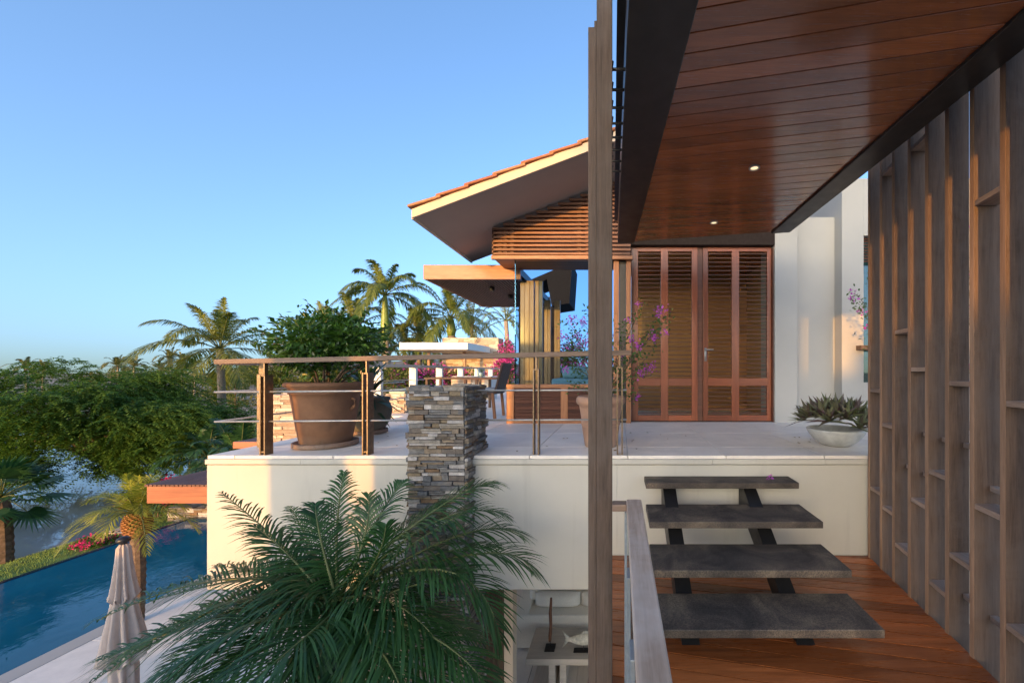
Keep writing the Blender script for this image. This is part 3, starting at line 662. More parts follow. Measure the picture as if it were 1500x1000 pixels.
# doors
def door(x0, xm0, xm1, x1, sw):
    d = MB(); y0, y1 = 6.10, 6.155
    for a, b in ((x0, x0 + sw), (xm0, xm1), (x1 - sw * .85, x1)): d.box(a, b, y0, y1, TZ + .012, 1.925)
    do = d.build('door', M['door_z'], ho, bevel=.004)
    g = .0008
    cols = ((x0 + sw, xm0), (xm1, x1 - sw * .85))
    for a, b in cols:
        for z0, z1 in ((1.86, 1.925), (-.21, -.09), (TZ + .012, -.66)):
            mb = MB(); mb.box(a + g, b - g, y0 + .002, y1 - .002, z0, z1); mb.build('rail', M['door_x'], do, bevel=.003)
    mb = MB(); rr = random.Random(int(x0 * 100))
    for a, b in cols:
        for z0, z1 in ((-.09, 1.86), (-.66, -.21)):
            n = round((z1 - z0) / .066); st_ = (z1 - z0) / n; tl = .016
            for i in range(n):
                z = z0 + (i + .5) * st_ + rr.uniform(-.001, .001)
                mb.hexa([(a + .002, y0 + .004, z - .003 - .005), (b - .002, y0 + .004, z - .003 - .005), (b - .002, y0 + .040, z + .003 - .005), (a + .002, y0 + .040, z + .003 - .005),
                         (a + .002, y0 + .004, z - .003 + .006), (b - .002, y0 + .004, z - .003 + .006), (b - .002, y0 + .040, z + .003 + .006), (a + .002, y0 + .040, z + .003 + .006)])
    mb.build('louvres', M['darkslat_x'], do)
    mb = MB()
    for a, b in cols:
        for z0, z1 in ((-.09, 1.86), (-.66, -.21)): mb.box(a, b, y1 - .008, y1 - .004, z0, z1)
    mb.build('pane', M['doorglass'], do)
    return do
door(.186, .642, .755, 1.208, .105)
d2 = door(1.294, 1.736, 1.850, 2.345, .075)
mb = MB(); mb.tube([(1.328, 6.10, .345), (1.328, 6.05, .345), (1.335, 6.045, .345), (1.44, 6.045, .345)], .010, 10); mb.box(1.312, 1.344, 6.088, 6.0995, .17, .375); mb.build('handle', M['steel'], d2, True)
mb = MB(); mb.box(1.212, 1.290, 6.12, 6.17, TZ, 1.925); mb.box(2.347, 2.36, 6.05, 6.2, TZ, 1.9); mb.build('door_jamb', M['darkslat_x'], ho)
mb = MB(); mb.box(.18, 2.36, 6.08, 6.2, TZ, TZ + .01); mb.build('threshold', M['blacksteel'], ho)
# plastered walls right of the doors
mb = MB(); mb.box(2.361, 2.70, 6.0, 6.6, TZ, 3.0); mb.build('wall', M['plaster_white'], ho, bevel=.004)
mb = MB(); mb.box(2.701, 3.46, 6.35, 6.6, TZ, 2.485); mb.build('wall', M['plaster_white'], ho, bevel=.004)
mb = MB(); mb.box(3.452, 3.79, 6.137, 7.2, TZ, 3.0); mb.box(3.79, 4.6, 6.137, 6.4, 2.117, 3.0); mb.box(3.79, 4.6, 6.137, 6.4, TZ, -.16); mb.box(4.6, 7.5, 6.137, 7.2, TZ, 3.0); mb.box(2.6, 5.4, 8.2, 8.5, TZ, 3.7)
mb.build('wall', M['plaster_white'], ho, bevel=.003)
wi = MB(); wi.box(3.79, 4.6, 6.30, 6.33, -.16, 2.117); wo = wi.build('window', M['glass_edge'], ho)
mb = MB()
for i in range(9): mb.obox((3.795, 6.20, 1.72 + i * .044), (.8, 0, 0), (0, .03, .03), (0, 0, .006))
mb.build('louvres', M['darkslat_x'], wo)
mb = MB(); mb.box(3.67, 4.6, 6.02, 6.14, .34, .41); mb.build('sill', M['greywood'], wo, bevel=.003)
# interior
mb = MB(); mb.box(.35, 2.62, 7.9, 8.0, TZ, 2.3); mb.box(2.55, 2.62, 6.61, 7.9, TZ, 2.3); mb.build('inner_wall', M['inner'], ho)
mb = MB(); mb.box(-.08, 2.6, 6.21, 8.0, 1.93, 1.97); mb.build('inner_ceiling', M['ceiling'], ho)
mb = MB(); mb.box(-.08, 2.6, 6.2, 8.0, TZ - .03, TZ + .003); mb.build('inner_floor', M['limestone'], ho)
for x0, x1, y in ((-1.675, -1.445, 6.7), (-1.43, -1.30, 6.72), (-1.61, -1.47, 8.5), (-1.40, -1.27, 8.52)):
    mb = MB(); n = max(1, round((x1 - x0) / .07)); wdt = (x1 - x0) / n
    for i in range(n): mb.box(x0 + i * wdt + .001, x0 + (i + 1) * wdt - .001, y, y + .05, TZ + .01, 1.55)
    mb.build('folding_shutter', M['shutter_z'], ho, bevel=.004)
# timber canopy on the house's left flank
cp = thing('timber_canopy', 'red timber canopy with slatted underside, high beside the glass corner', 'canopy', (-2.4, 7.5, 1.5))
mb = MB(); mb.box(-3.215, -1.62, 6.5, 6.55, 1.525, 1.76); mb.build('fascia', M['redwood_x'], cp, bevel=.004)
mb = MB(); mb.box(-3.215, -3.165, 6.551, 9.3, 1.525, 1.76); mb.box(-3.164, -1.62, 9.25, 9.3, 1.525, 1.76); mb.build('side_beam', M['teak_y'], cp, bevel=.004)
mb = MB(); x = -3.15
while x < -1.66: mb.box(x, x + .032, 6.56, 9.24, 1.53, 1.575); x += .056
mb.build('slats', M['darkslat_y'], cp)
mb = MB(); mb.box(-3.16, -1.64, 6.56, 9.24, 1.62, 1.74); mb.build('deck', M['blacksteel'], cp)
for x, y in ((-2.28, 7.1), (-2.15, 7.85)):
    mb = MB(); mb.lathe((x, y, 1.45), [(.04, 0), (.045, .005), (.045, .08)], 20); mb.build('spotlight', M['blacksteel'], cp, True)

# ------------------------------------------------------------------ unseen walls and block behind the camera, added to shade the court
ow = thing('shade_walls', 'unseen plastered walls behind the walkway, added to shade the court', 'wall', (-2, -3.2, GZ))
mb = MB(); mb.box(-4.15, -3.5, -3.4, -3.0, GZ, 1.2); mb.box(-5.1, -4.5, -3.4, -3.0, GZ, 1.2); mb.box(-5.2, -3.4, -3.45, -2.95, 1.201, 1.4)
mb.build('wall', M['plaster'], ow)
mb = MB(); mb.box(-9.2, -5.1, -3.4, -3.1, GZ, -1.38); mb.build('low_wall', M['plaster'], ow)
mb = MB(); mb.box(-9.6, -6.2, -24.3, -24, -5.2, 3.45); mb.box(-6.199, -5.0, -24.3, -24, -5.2, 2.85); mb.box(-4.999, 7, -24.3, -24, -5.2, 3.2); mb.build('back_wall', M['plaster'], ow)  # unseen screen wall, its top stepped to shape the shade
nh = thing('far_shade_block', 'unseen tall white block far behind the walkway, added to cast shade', 'house', (-12, -40.3, -5.4))  # added to keep the low sun off the doors and right wall
mb = MB(); mb.box(-13.3, -10.38, -40.6, -40, -5.4, 8.2); mb.box(-10.379, -8.6, -40.6, -40, 5.65, 8.2); mb.box(-8.7, -8.6, -40.6, -40, -5.4, 5.649); mb.build('wall', M['plaster'], nh); mb = MB(); mb.box(-13.4, -8.5, -40.7, -39.9, 8.2, 8.45); mb.build('roof', M['tile'], nh)

# ------------------------------------------------------------------ plants: builders
def bez(p0, pm, p2, n):
    c = pm * 2 - (p0 + p2) * .5
    return [p0 * (1 - t) ** 2 + c * (2 * t * (1 - t)) + p2 * t * t for t in (i / n for i in range(n + 1))]
UP = Vector((0, 0, 1))
def frond(lf, sm, p0, pm, p2, n, L, wd, rnd, droop=.45, lift=.35, r0=.014, start=.12, segs=3, twist=0.0, stems=True):
    pts = bez(p0, pm, p2, n); N_ = len(pts)
    if stems: sm.tube(pts[::max(1, n // 12)] + [pts[-1]], [r0 * (1 - .85 * i / (len(pts[::max(1, n // 12)]))) for i in range(len(pts[::max(1, n // 12)]) + 1)], 5)
    for i in range(int(N_ * start), N_):
        t = i / (N_ - 1); T = (pts[min(i + 1, N_ - 1)] - pts[max(i - 1, 0)]).normalized()
        S = T.cross(UP)
        if S.length < .15: S = T.cross(Vector((.2, -1, .1)))
        S.normalize(); Nn = S.cross(T).normalized()
        if twist: q = Matrix.Rotation(twist, 3, T); S = q @ S; Nn = q @ Nn
        prof = math.sin(math.pi * min(1, .16 + t * .80)) ** .7
        for sg in (-1, 1):
            ph = R(28 + 34 * t + rnd.uniform(-7, 7)); l = L * prof * rnd.uniform(.86, 1.08)
            d = (S * (sg * math.cos(ph)) + T * math.sin(ph) + Nn * (lift + rnd.uniform(-.12, .12))).normalized()
            wv = d.cross(Nn)
            if wv.length < .05: continue
            wv.normalize(); dr = droop * rnd.uniform(.7, 1.35)
            b0 = pts[i]; vs = []
            for k2 in range(segs):
                s = k2 / segs; c = b0 + d * (l * s) - UP * (dr * l * s * s)
                ww = wd * (.55 + .9 * s if s < .5 else 1.0 - .55 * (s - .5)) * .5
                vs += [c - wv * ww, c + wv * ww]
            vs.append(b0 + d * l - UP * (dr * l))
            fs = [(2 * k2, 2 * k2 + 1, 2 * k2 + 3, 2 * k2 + 2) for k2 in range(segs - 1)] + [(2 * segs - 2, 2 * segs - 1, 2 * segs)]
            lf.add(vs, fs)
def crown(lf, sm, c, nf, L, rnd, n=36, leaf=.5, wd=.03, e0=80, e1=-25, droop=.5, arch=.35, r0=.03, segs=3, start=.14):
    for i in range(nf):
        f = i / (nf - 1); az = i * 2.39996 + rnd.uniform(-.25, .25); el = R(e0 + (e1 - e0) * f + rnd.uniform(-8, 8)); l = L * rnd.uniform(.82, 1.08) * (.8 if f < .12 else 1)
        h = Vector((math.cos(az), math.sin(az), 0))
        d = h * math.cos(el) + UP * math.sin(el)
        p2 = c + d * l - UP * (arch * l * math.cos(el) + .05 * l)
        pm = c + d * (l * .55) - UP * (.03 * l * math.cos(el)) + h * .02
        frond(lf, sm, c.copy(), pm, p2, n, leaf, wd, rnd, droop, .3, r0, start, segs)
def palm_trunk(mb, base, top, r0, r1, rnd, rings=16, bend=.1):
    pts = []; rr = []
    for i in range(rings + 1):
        t = i / rings; p = base.lerp(top, t) + Vector((math.sin(t * 3.1) * bend, 0, 0)); pts.append(p)
        rr.append((r0 + (r1 - r0) * t) * (1 + (.07 if i % 2 else -.03)))
    mb.tube(pts, rr, 10)
def palm(name, label, cat, base, top, nf, L, mat, seed, group=None, trunk=M['palmtrunk'], r0=.17, r1=.13, shaft=None, boots=None, **kw):
    rnd = random.Random(seed); t = thing(name, label, cat, base, group)
    mb = MB(); palm_trunk(mb, base, top, r0, r1, rnd); mb.build('trunk', trunk, t, True)
    c = top.copy()
    if shaft:
        mb = MB(); mb.tube([top - UP * .02, top + UP * shaft * .3, top + UP * shaft * .8, top + UP * shaft], [r1 * .95, r1 * 1.25, r1 * .8, r1 * .5], 12); mb.build('crownshaft', M['crownshaft'], t, True); c = top + UP * shaft
    if boots:
        mb = MB(); rb = random.Random(seed + 1)
        for i in range(90):
            f = i / 90; a = i * 2.4; z = f * boots; r = r1 * (1.0 + .55 * math.sin(math.pi * min(1, f * .85 + .12)))
            p = top + Vector((math.cos(a) * r * .55, math.sin(a) * r * .55, z - boots * .25)); o = Vector((math.cos(a), math.sin(a), 1.1)).normalized()
            mb.bar(p, p + o * r * .95, .045, .022)
        mb.build('boots', M['boots'], t); c = top + UP * boots * .6
    lf, sm = MB(), MB(); crown(lf, sm, c, nf, L, rnd, **kw)
    sm.build('frond_stems', M['rachis'], t, True); lf.build('crown', mat, t)
    return t
def cloud(mb, c, rad, n, size, rnd, lobes=7, shell=.55, aspect=.5, up=.3):
    """leaves scattered through an uneven crown made of overlapping lobes"""
    c = Vector(c); rad = Vector(rad)
    L = []
    for i in range(lobes):
        d = Vector((rnd.gauss(0, 1), rnd.gauss(0, 1), rnd.gauss(0, 1))).normalized() * rnd.uniform(.25, .72)
        L.append((d, rnd.uniform(.38, .62)))
    for i in range(n):
        d, r = L[rnd.randrange(lobes)]
        q = Vector((rnd.gauss(0, 1), rnd.gauss(0, 1), rnd.gauss(0, 1))).normalized()
        rr = r * (shell + (1 - shell) * rnd.random()) * rnd.uniform(.85, 1.1)
        o = d + q * rr
        p = c + Vector((o.x * rad.x, o.y * rad.y, o.z * rad.z))
        dr = (q + Vector((rnd.gauss(0, .6), rnd.gauss(0, .6), rnd.gauss(0, .5)))).normalized()
        nn = Vector((rnd.gauss(0, .6), rnd.gauss(0, .6), 1)) if rnd.random() < .6 else Vector((rnd.gauss(0, 1), rnd.gauss(0, 1), rnd.gauss(0, 1)))
        s = size * rnd.uniform(.65, 1.3)
        mb.leaf(p, dr, nn, s, s * aspect, rnd.uniform(-.3, .5))
    return L
def blossoms(mb, pts, rnd, n, spread, size):
    for p in pts:
        for i in range(n):
            q = Vector((rnd.gauss(0, 1), rnd.gauss(0, 1), rnd.gauss(0, 1))) * spread
            mb.leaf(p + q, Vector((rnd.gauss(0, 1), rnd.gauss(0, 1), rnd.gauss(0, 1))), Vector((rnd.gauss(0, 1), rnd.gauss(0, 1), rnd.gauss(0, 1))), size * rnd.uniform(.7, 1.2), size * .8, .3)

# ------------------------------------------------------------------ date palm in front of the terrace wall
rnd = random.Random(21)
C = at(490, 885, 2.80)
dp = thing('date_palm', 'large dark green date palm spreading its fronds before the terrace wall', 'palm', (C.x, C.y, GZ))
mb = MB(); palm_trunk(mb, Vector((C.x, C.y + .05, GZ)), C - UP * .1, .15, .13, rnd, 24, .02)
for i in range(150):
    a = i * 2.4; z = GZ + .3 + i / 150 * (C.z - GZ - .25); p = Vector((C.x + math.cos(a) * .12, C.y + .05 + math.sin(a) * .12, z)); mb.bar(p, p + Vector((math.cos(a) * .06, math.sin(a) * .06, .06)), .05, .02)
mb.build('trunk', M['trunk'], dp)
lf, sm = MB(), MB()
FR = [((415, 800), (326, 722), 3.15, .27), ((494, 770), (504, 692), 3.25, .24), ((548, 770), (590, 705), 3.25, .28), ((630, 768), (738, 752), 3.05, .36),
      ((640, 745), (728, 706), 3.3, .32), ((690, 812), (776, 832), 2.85, .36), ((670, 785), (764, 785), 3.15, .34), ((650, 835), (733, 935), 2.5, .34),
      ((620, 925), (722, 1015), 2.3, .34), ((560, 955), (600, 1070), 2.1, .32), ((500, 980), (505, 1095), 2.05, .32), ((430, 960), (395, 1085), 2.1, .32),
      ((360, 915), (240, 1015), 2.25, .30), ((315, 902), (126, 1005), 2.45, .30), ((345, 847), (146, 907), 2.7, .28), ((405, 832), (262, 862), 3.2, .28),
      ((455, 800), (425, 742), 3.35, .26), ((430, 848), (318, 828), 3.3, .28), ((470, 790), (462, 738), 3.0, .26), ((565, 800), (648, 735), 3.4, .3),
      ((600, 850), (705, 880), 3.3, .32), ((545, 830), (565, 770), 2.5, .3), ((600, 800), (690, 745), 2.65, .32), ((450, 930), (310, 1045), 1.95, .3),
      ((535, 915), (555, 1020), 2.3, .3), ((480, 915), (455, 1020), 2.3, .3), ((570, 880), (660, 965), 2.45, .33), ((420, 880), (290, 940), 2.5, .28), ((580, 865), (690, 835), 2.6, .34),
      ((385, 870), (205, 948), 2.55, .31), ((360, 880), (178, 960), 2.9, .30), ((400, 845), (222, 880), 2.9, .29), ((395, 925), (300, 1015), 2.35, .3), ((465, 955), (445, 1060), 2.2, .32),
      ((590, 890), (700, 930), 2.75, .34), ((600, 945), (665, 1045), 2.4, .33), ((530, 800), (540, 725), 3.0, .28), ((610, 820), (725, 800), 2.9, .34), ((430, 820), (372, 770), 2.9, .27), ((350, 895), (150, 965), 2.35, .30), ((390, 905), (240, 985), 2.15, .31), ((380, 940), (262, 1050), 2.05, .31), ((425, 870), (330, 905), 3.1, .29), ((520, 940), (560, 1040), 2.5, .32)]
for (m_, t_, d_, L_) in FR:
    p2 = at(t_[0], t_[1], d_); pm = at(m_[0], m_[1], (C.y + d_) / 2 - .05)
    p0 = C + Vector((rnd.uniform(-.06, .06), rnd.uniform(-.06, .06), rnd.uniform(-.05, .05)))
    left = t_[0] < 430 and t_[1] > 820
    if left: L_ *= 1.28
    frond(lf, sm, p0, pm, p2, 50, L_ * 1.12, .0130, rnd, .52 if left else .44, .5 if left else .24, .013, .10, 4)
sm.build('frond_stems', M['rachis'], dp, True); lf.build('crown', M['datepalm'], dp)

# ------------------------------------------------------------------ pool side: young palm, parasol, small pergola
b = Vector((-7.85, 6.45, GZ)); top = at(204, 772, 6.45)

t = thing('young_date_palm', 'short date palm with yellow green fronds and fat orange boots beside the pool', 'palm', b)
mb = MB(); rnd = random.Random(4); tp = Vector((b.x, b.y, top.z - .1)); palm_trunk(mb, b, tp, .075, .085, rnd, 26, .02); mb.build('trunk', M['trunk'], t)
mb = MB()
for i in range(170):
    f = i / 170; a = i * 2.4; z = tp.z - .06 + f * .36; r = .10 + .07 * math.sin(math.pi * min(1, f * .8 + .15))
    p = Vector((b.x + math.cos(a) * r * .5, b.y + math.sin(a) * r * .5, z)); o = Vector((math.cos(a), math.sin(a), .9)).normalized(); mb.bar(p, p + o * r * .7, .04, .02)
mb.build('boots', M['boots'], t)
lf, sm = MB(), MB(); crown(lf, sm, tp + UP * .30, 30, .82, rnd, n=32, leaf=.26, wd=.0115, e0=84, e1=4, droop=.35, arch=.5, r0=.012)
sm.build('frond_stems', M['rachis'], t, True); lf.build('crown', M['youngpalm'], t)

um = thing('closed_parasol', 'closed beige canvas parasol with dark finial standing by the pool', 'parasol', (at(181, 800, 4.6).x, 4.6, GZ))
ux, uy = um.location.x, um.location.y
def pleat(prof, z_off, folds, amp, seed):
    mb = MB(); seg = folds * 8; vs = []; rr = random.Random(seed); ph = [rr.uniform(.7, 1.25) for _ in range(folds)]
    for j, (r, z) in enumerate(prof):
        for k2 in range(seg):
            a = 2 * math.pi * k2 / seg; f = (k2 % 8) / 8; fold = ph[k2 // 8]
            rad = .58 * r * (1 + amp * fold * (math.cos(2 * math.pi * f)) * min(1, .3 + j * .16)); zz = z
            if j == len(prof) - 1: zz += .05 * math.cos(2 * math.pi * f) * fold - .02
            vs.append((ux + rad * math.cos(a + .05 * j), uy + rad * math.sin(a + .05 * j), zz))
    n = len(prof); fs = [(i * seg + k2, i * seg + (k2 + 1) % seg, (i + 1) * seg + (k2 + 1) % seg, (i + 1) * seg + k2) for i in range(n - 1) for k2 in range(seg)]
    mb.add(vs, fs); return mb
pleat([(.05, -1.99), (.085, -2.03), (.10, -2.2), (.125, -2.4), (.15, -2.55), (.165, -2.62)], 0, 9, .36, 1).build('top_flap', M['canvas'], um, True)
pleat([(.09, -2.45), (.13, -2.6), (.165, -2.8), (.20, -3.0), (.23, -3.2), (.25, -3.34)], 0, 8, .42, 2).build('canopy', M['canvas'], um, True)
pleat([(.13, -3.15), (.15, -3.3), (.165, -3.45), (.155, -3.6), (.15, -3.72)], 0, 7, .45, 3).build('skirt', M['canvas'], um, True)
mb = MB(); mb.lathe((ux, uy, -2.0), [(.02, -.02), (.03, 0), (.03, .02), (.055, .035), (.062, .055), (.05, .08), (.02, .095)], 20); mb.build('finial', M['blacksteel'], um, True)
mb = MB(); mb.tube([(ux, uy, GZ + .05), (ux, uy, -2.0)], .022, 10); mb.lathe((ux, uy, GZ), [(.26, 0), (.26, .05), (.22, .065), (.05, .07), (.05, .25)], 28); mb.build('pole', M['blacksteel'], um, True)

lg = thing('sun_lounger', 'teak sun lounger with white cushion under the palm fronds on the patio', 'lounger', (-4.6, 4.7, GZ))
mb = MB(); mb.box(-5.2, -3.5, 4.35, 4.42, GZ + .22, GZ + .29); mb.box(-5.2, -3.5, 4.98, 5.05, GZ + .22, GZ + .29)
for i in range(22): mb.box(-5.15 + i * .075, -5.10 + i * .075, 4.425, 4.975, GZ + .255, GZ + .275)
mb.build('frame', M['teak_x'], lg, bevel=.004)
for x in (-5.15, -3.6):
    for y in (4.355, 4.985): mb = MB(); mb.box(x, x + .06, y, y + .06, GZ, GZ + .219); mb.build('leg', M['teak_z'], lg, bevel=.004)
mb = MB(); mb.box(-5.1, -4.15, 4.4, 5.0, GZ + .295, GZ + .39); mb.obox((-4.14, 4.4, GZ + .30), (.6, 0, .35), (0, .6, 0), (-.05, 0, .085)); mb.build('cushion', M['whitefabric'], lg, bevel=.03)

pg = thing('pool_pergola', 'low timber pergola with bright orange fascia and ribbed dark roof at the pool end', 'pergola', (-5.5, 6.6, GZ))
mb = MB(); mb.box(-7.28, -3.9, 6.1, 6.16, -2.02, -1.76); mb.build('fascia', M['redwood_x'], pg, bevel=.006)
mb = MB(); mb.box(-7.28, -7.22, 6.161, 9.2, -2.02, -1.76); mb.box(-7.22, -3.9, 9.14, 9.2, -2.02, -1.76); mb.build('side_beam', M['teak_y'], pg, bevel=.006)
mb = MB(); x = -7.29
while x < -3.95: mb.box(x, x + .052, 6.08, 9.25, -1.755, -1.725); x += .066
mb.box(-7.26, -3.95, 6.12, 9.2, -1.772, -1.757); mb.build('ribbed_roof', M['darkslat_y'], pg)
for x, y in ((-5.4, 6.2), (-4.1, 6.2), (-5.4, 9.0), (-4.1, 9.0)): mb = MB(); mb.box(x, x + .12, y, y + .12, GZ, -2.021); mb.build('post', M['teak_z'], pg, bevel=.005)

# stone edging and flowering shrubs at the pool end
rnd = random.Random(31)
sw = thing('low_stone_wall', 'low grey stacked stone wall closing the far end of the pool', 'wall', (-11.8, 11.3, -4.6))
mb = MB(); ledger(mb, (-12.7, 11.15, -4.7), (1, 0, 0), (0, 0, 1), (0, -1, 0), 2.6, .86, rnd, .05, .1, .14, .36); ledger(mb, (-12.7, 11.15, -3.845), (1, 0, 0), (0, 1, 0), (0, 0, 1), 2.6, .9, rnd, .14, .24, .2, .45); ledger(mb, (-12.7, 12.05, -4.7), (0, -1, 0), (0, 0, 1), (-1, 0, 0), .9, .86, rnd, .05, .1, .14, .36)
mb.build('split_stones', M['ledger'], sw, bevel=.005); mb = MB(); mb.box(-12.68, -10.12, 11.18, 12.03, -4.7, -3.86); mb.build('core', M['mortar'], sw)
sb = thing('stone_edging', 'short sandy stone edging block at the lawn corner behind the palm trunk', 'stone block', (-13.1, 10.5, -4.6))
mb = MB(); ledger(mb, (-13.4, 10.3, -4.6), (1, 0, 0), (0, 0, 1), (0, -1, 0), .75, .42, rnd, .06, .1, .15, .3); ledger(mb, (-13.4, 10.3, -4.185), (1, 0, 0), (0, 1, 0), (0, 0, 1), .75, .5, rnd, .14, .2, .2, .3)
mb.build('split_stones', M['sandstone'], sb, bevel=.005); mb = MB(); mb.box(-13.38, -12.67, 10.32, 10.78, -4.6, -4.2); mb.build('core', M['mortar'], sb)
def flowering(name, label, cat, c, rad, nl, size, leafm, bractm, seed, nb, spread, bsize, base, group=None, top_only=True, per=16):
    rnd = random.Random(seed); t = thing(name, label, cat, base, group); c = Vector(c); rad = Vector(rad)
    mb = MB()
    for i in range(6): e = c + Vector((rnd.uniform(-.6, .6) * rad.x, rnd.uniform(-.6, .6) * rad.y, rnd.uniform(-.2, .4) * rad.z)); mb.tube([Vector(base), Vector(base).lerp(e, .5) + Vector((rnd.uniform(-.05, .05), 0, .05)), e], [.02, .014, .006], 5)
    mb.build('stems', M['trunk'], t)
    mb = MB(); L = cloud(mb, c, rad, nl, size, rnd, 9); mb.build('foliage', leafm, t)
    pts = []
    while len(pts) < nb:
        d, r = L[rnd.randrange(len(L))]; q = Vector((rnd.gauss(0, 1), rnd.gauss(0, 1) - .5, rnd.gauss(0, 1) + (.9 if top_only else .2))).normalized(); o = d + q * r * 1.03
        pts.append(c + Vector((o.x * rad.x, o.y * rad.y, o.z * rad.z)))
    mb = MB(); blossoms(mb, pts, rnd, per, spread, bsize); mb.build('blossoms', bractm, t)
    return t
flowering('bougainvillea', 'crimson bougainvillea bush between the young palm and the low stone wall', 'bush', (-13.6, 11.7, -3.75), (.75, .6, .5), 1500, .10, M['bougleaf'], M['redbract'], 41, 70, .08, .09, (-13.6, 11.7, -4.5))
flowering('bougainvillea', 'crimson bougainvillea growing behind the low stone wall under the pergola', 'bush', (-12.6, 12.7, -3.6), (1.0, .5, .42), 1300, .10, M['bougleaf'], M['redbract'], 42, 90, .08, .09, (-12.6, 12.7, -4.5))
flowering('flower_clump', 'small red flowered clump on the lawn edge beside the pool', 'bush', (-12.65, 9.6, -4.1), (.35, .5, .16), 700, .07, M['citrus'], M['redbract'], 43, 22, .05, .05, (-12.65, 9.6, -4.35))
# fan palm at the lake edge
rnd = random.Random(51); fb = Vector((-14.0, 9.0, -4.35)); ft = at(2, 728, 9.0)
t = thing('fan_palm', 'young fan palm with stiff dark leaves on the lawn by the lake', 'palm', fb)
mb = MB(); palm_trunk(mb, fb, Vector((ft.x, 9.0, ft.z)), .14, .12, rnd, 18, .03); mb.build('trunk', M['trunk'], t)
lf, sm = MB(), MB(); c = Vector((ft.x, 9.0, ft.z))
for i in range(22):
    az = i * 2.4; el = R(75 - i * 5.2); d = Vector((math.cos(az) * math.cos(el), math.sin(az) * math.cos(el), math.sin(el))); q = c + d * rnd.uniform(.45, .65)
    sm.tube([c, c.lerp(q, .5) + UP * .03, q], [.014, .011, .008], 5)
    S = d.cross(UP).normalized(); Nn = S.cross(d)
    for k2 in range(26):
        a = (k2 / 25 - .5) * R(215); v = d * math.cos(a) + S * math.sin(a); l = .62 * (.72 + .28 * math.cos(a)) * rnd.uniform(.92, 1.05); wv = v.cross(Nn).normalized()
        m1 = q + v * l * .5 + Nn * .02; e = q + v * l - UP * rnd.uniform(.04, .16)
        lf.add([q, m1 - wv * .028, m1 + wv * .028, e], [(0, 1, 2), (1, 3, 2)])
sm.build('leaf_stems', M['rachis'], t, True); lf.build('crown', M['fanpalm'], t)

# ------------------------------------------------------------------ feathery lakeside tree
def feather_tree(name, label, c, rad, ntw, seed, base, leafl=.13):
    rnd = random.Random(seed); t = thing(name, label, 'tree', base); c = Vector(c); rad = Vector(rad); base = Vector(base)
    tk = MB(); lf = MB(); hubs = []
    fork = base.lerp(c - UP * rad.z * .35, .6)
    tk.tube([base, base.lerp(fork, .5) + Vector((.15, 0, 0)), fork], [.30, .25, .2], 10)
    for i in range(11):
        a = i * 2.4; e = c + Vector((math.cos(a) * rad.x * rnd.uniform(.2, .55), math.sin(a) * rad.y * rnd.uniform(.2, .55), rad.z * rnd.uniform(-.25, .35)))
        mid = fork.lerp(e, .5) + UP * rnd.uniform(.1, .5); tk.tube([fork, mid, e], [.13, .075, .025], 6); hubs.append(e)
        for j in range(3):
            e2 = e + Vector((rnd.uniform(-1, 1) * rad.x * .2, rnd.uniform(-1, 1) * rad.y * .2, rnd.uniform(-.2, .2) * rad.z)); tk.tube([mid, mid.lerp(e2, .5) + UP * .15, e2], [.04, .028, .012], 5); hubs.append(e2)
    tk.build('trunk', M['trunk'], t, True)
    lob = []
    for i in range(40):
        a = rnd.uniform(0, 6.28); u = rnd.uniform(-.85, .8); rr = math.sqrt(max(0, 1 - u * u)) * rnd.uniform(.55, .9)
        lob.append((c + Vector((math.cos(a) * rr * rad.x, math.sin(a) * rr * rad.y, u * rad.z * .85)), rnd.uniform(.22, .36)))
    for i in range(ntw):
        lc, lr = lob[rnd.randrange(len(lob))]
        q = Vector((rnd.gauss(0, 1), rnd.gauss(0, 1), rnd.gauss(.25, 1))).normalized() * lr * rnd.uniform(.45, 1.05)
        p = lc + Vector((q.x * rad.x, q.y * rad.y, q.z * rad.z * 1.2))
        out = p - c; out = Vector((out.x / rad.x, out.y / rad.y, 0)); out = out.normalized() if out.length > .01 else Vector((1, 0, 0))
        d = (out * rnd.uniform(.5, 1.2) + Vector((rnd.gauss(0, .5), rnd.gauss(0, .5), rnd.uniform(-.1, .6)))).normalized()
        l = rnd.uniform(.5, 1.15); n = 13; dr = rnd.uniform(.35, 1.0)
        for k2 in range(n):
            s = k2 / n; b = p + d * (l * s) - UP * (dr * l * s * s); T = (d - UP * (2 * dr * s)).normalized(); S = T.cross(UP)
            if S.length < .05: S = Vector((1, 0, 0))
            S.normalize()
            for sg in (-1, 1): lf.leaf(b, S * sg + T * .5 - UP * rnd.uniform(0, .7), UP + S * rnd.uniform(-.4, .4), leafl * rnd.uniform(.7, 1.2) * (1 - .4 * s), leafl * .42, .2)
    lf.build('crown', M['treeleaf'], t)
    return t
ft_ = feather_tree('feathery_tree', 'broad dark green feathery tree drooping over the lake edge', at(105, 615, 15.5), (5.4, 3.6, 2.35), 9000, 61, (-19.5, 16.5, -4.9))

# ------------------------------------------------------------------ palms and bushes of the garden
gz = -.86
mb = MB(); mb.box(-14, 8, 16.4, 70, -5.3, gz); tag(mb.build('garden_ground', M['earth']), kind='structure')
p = at(322, 512, 22)

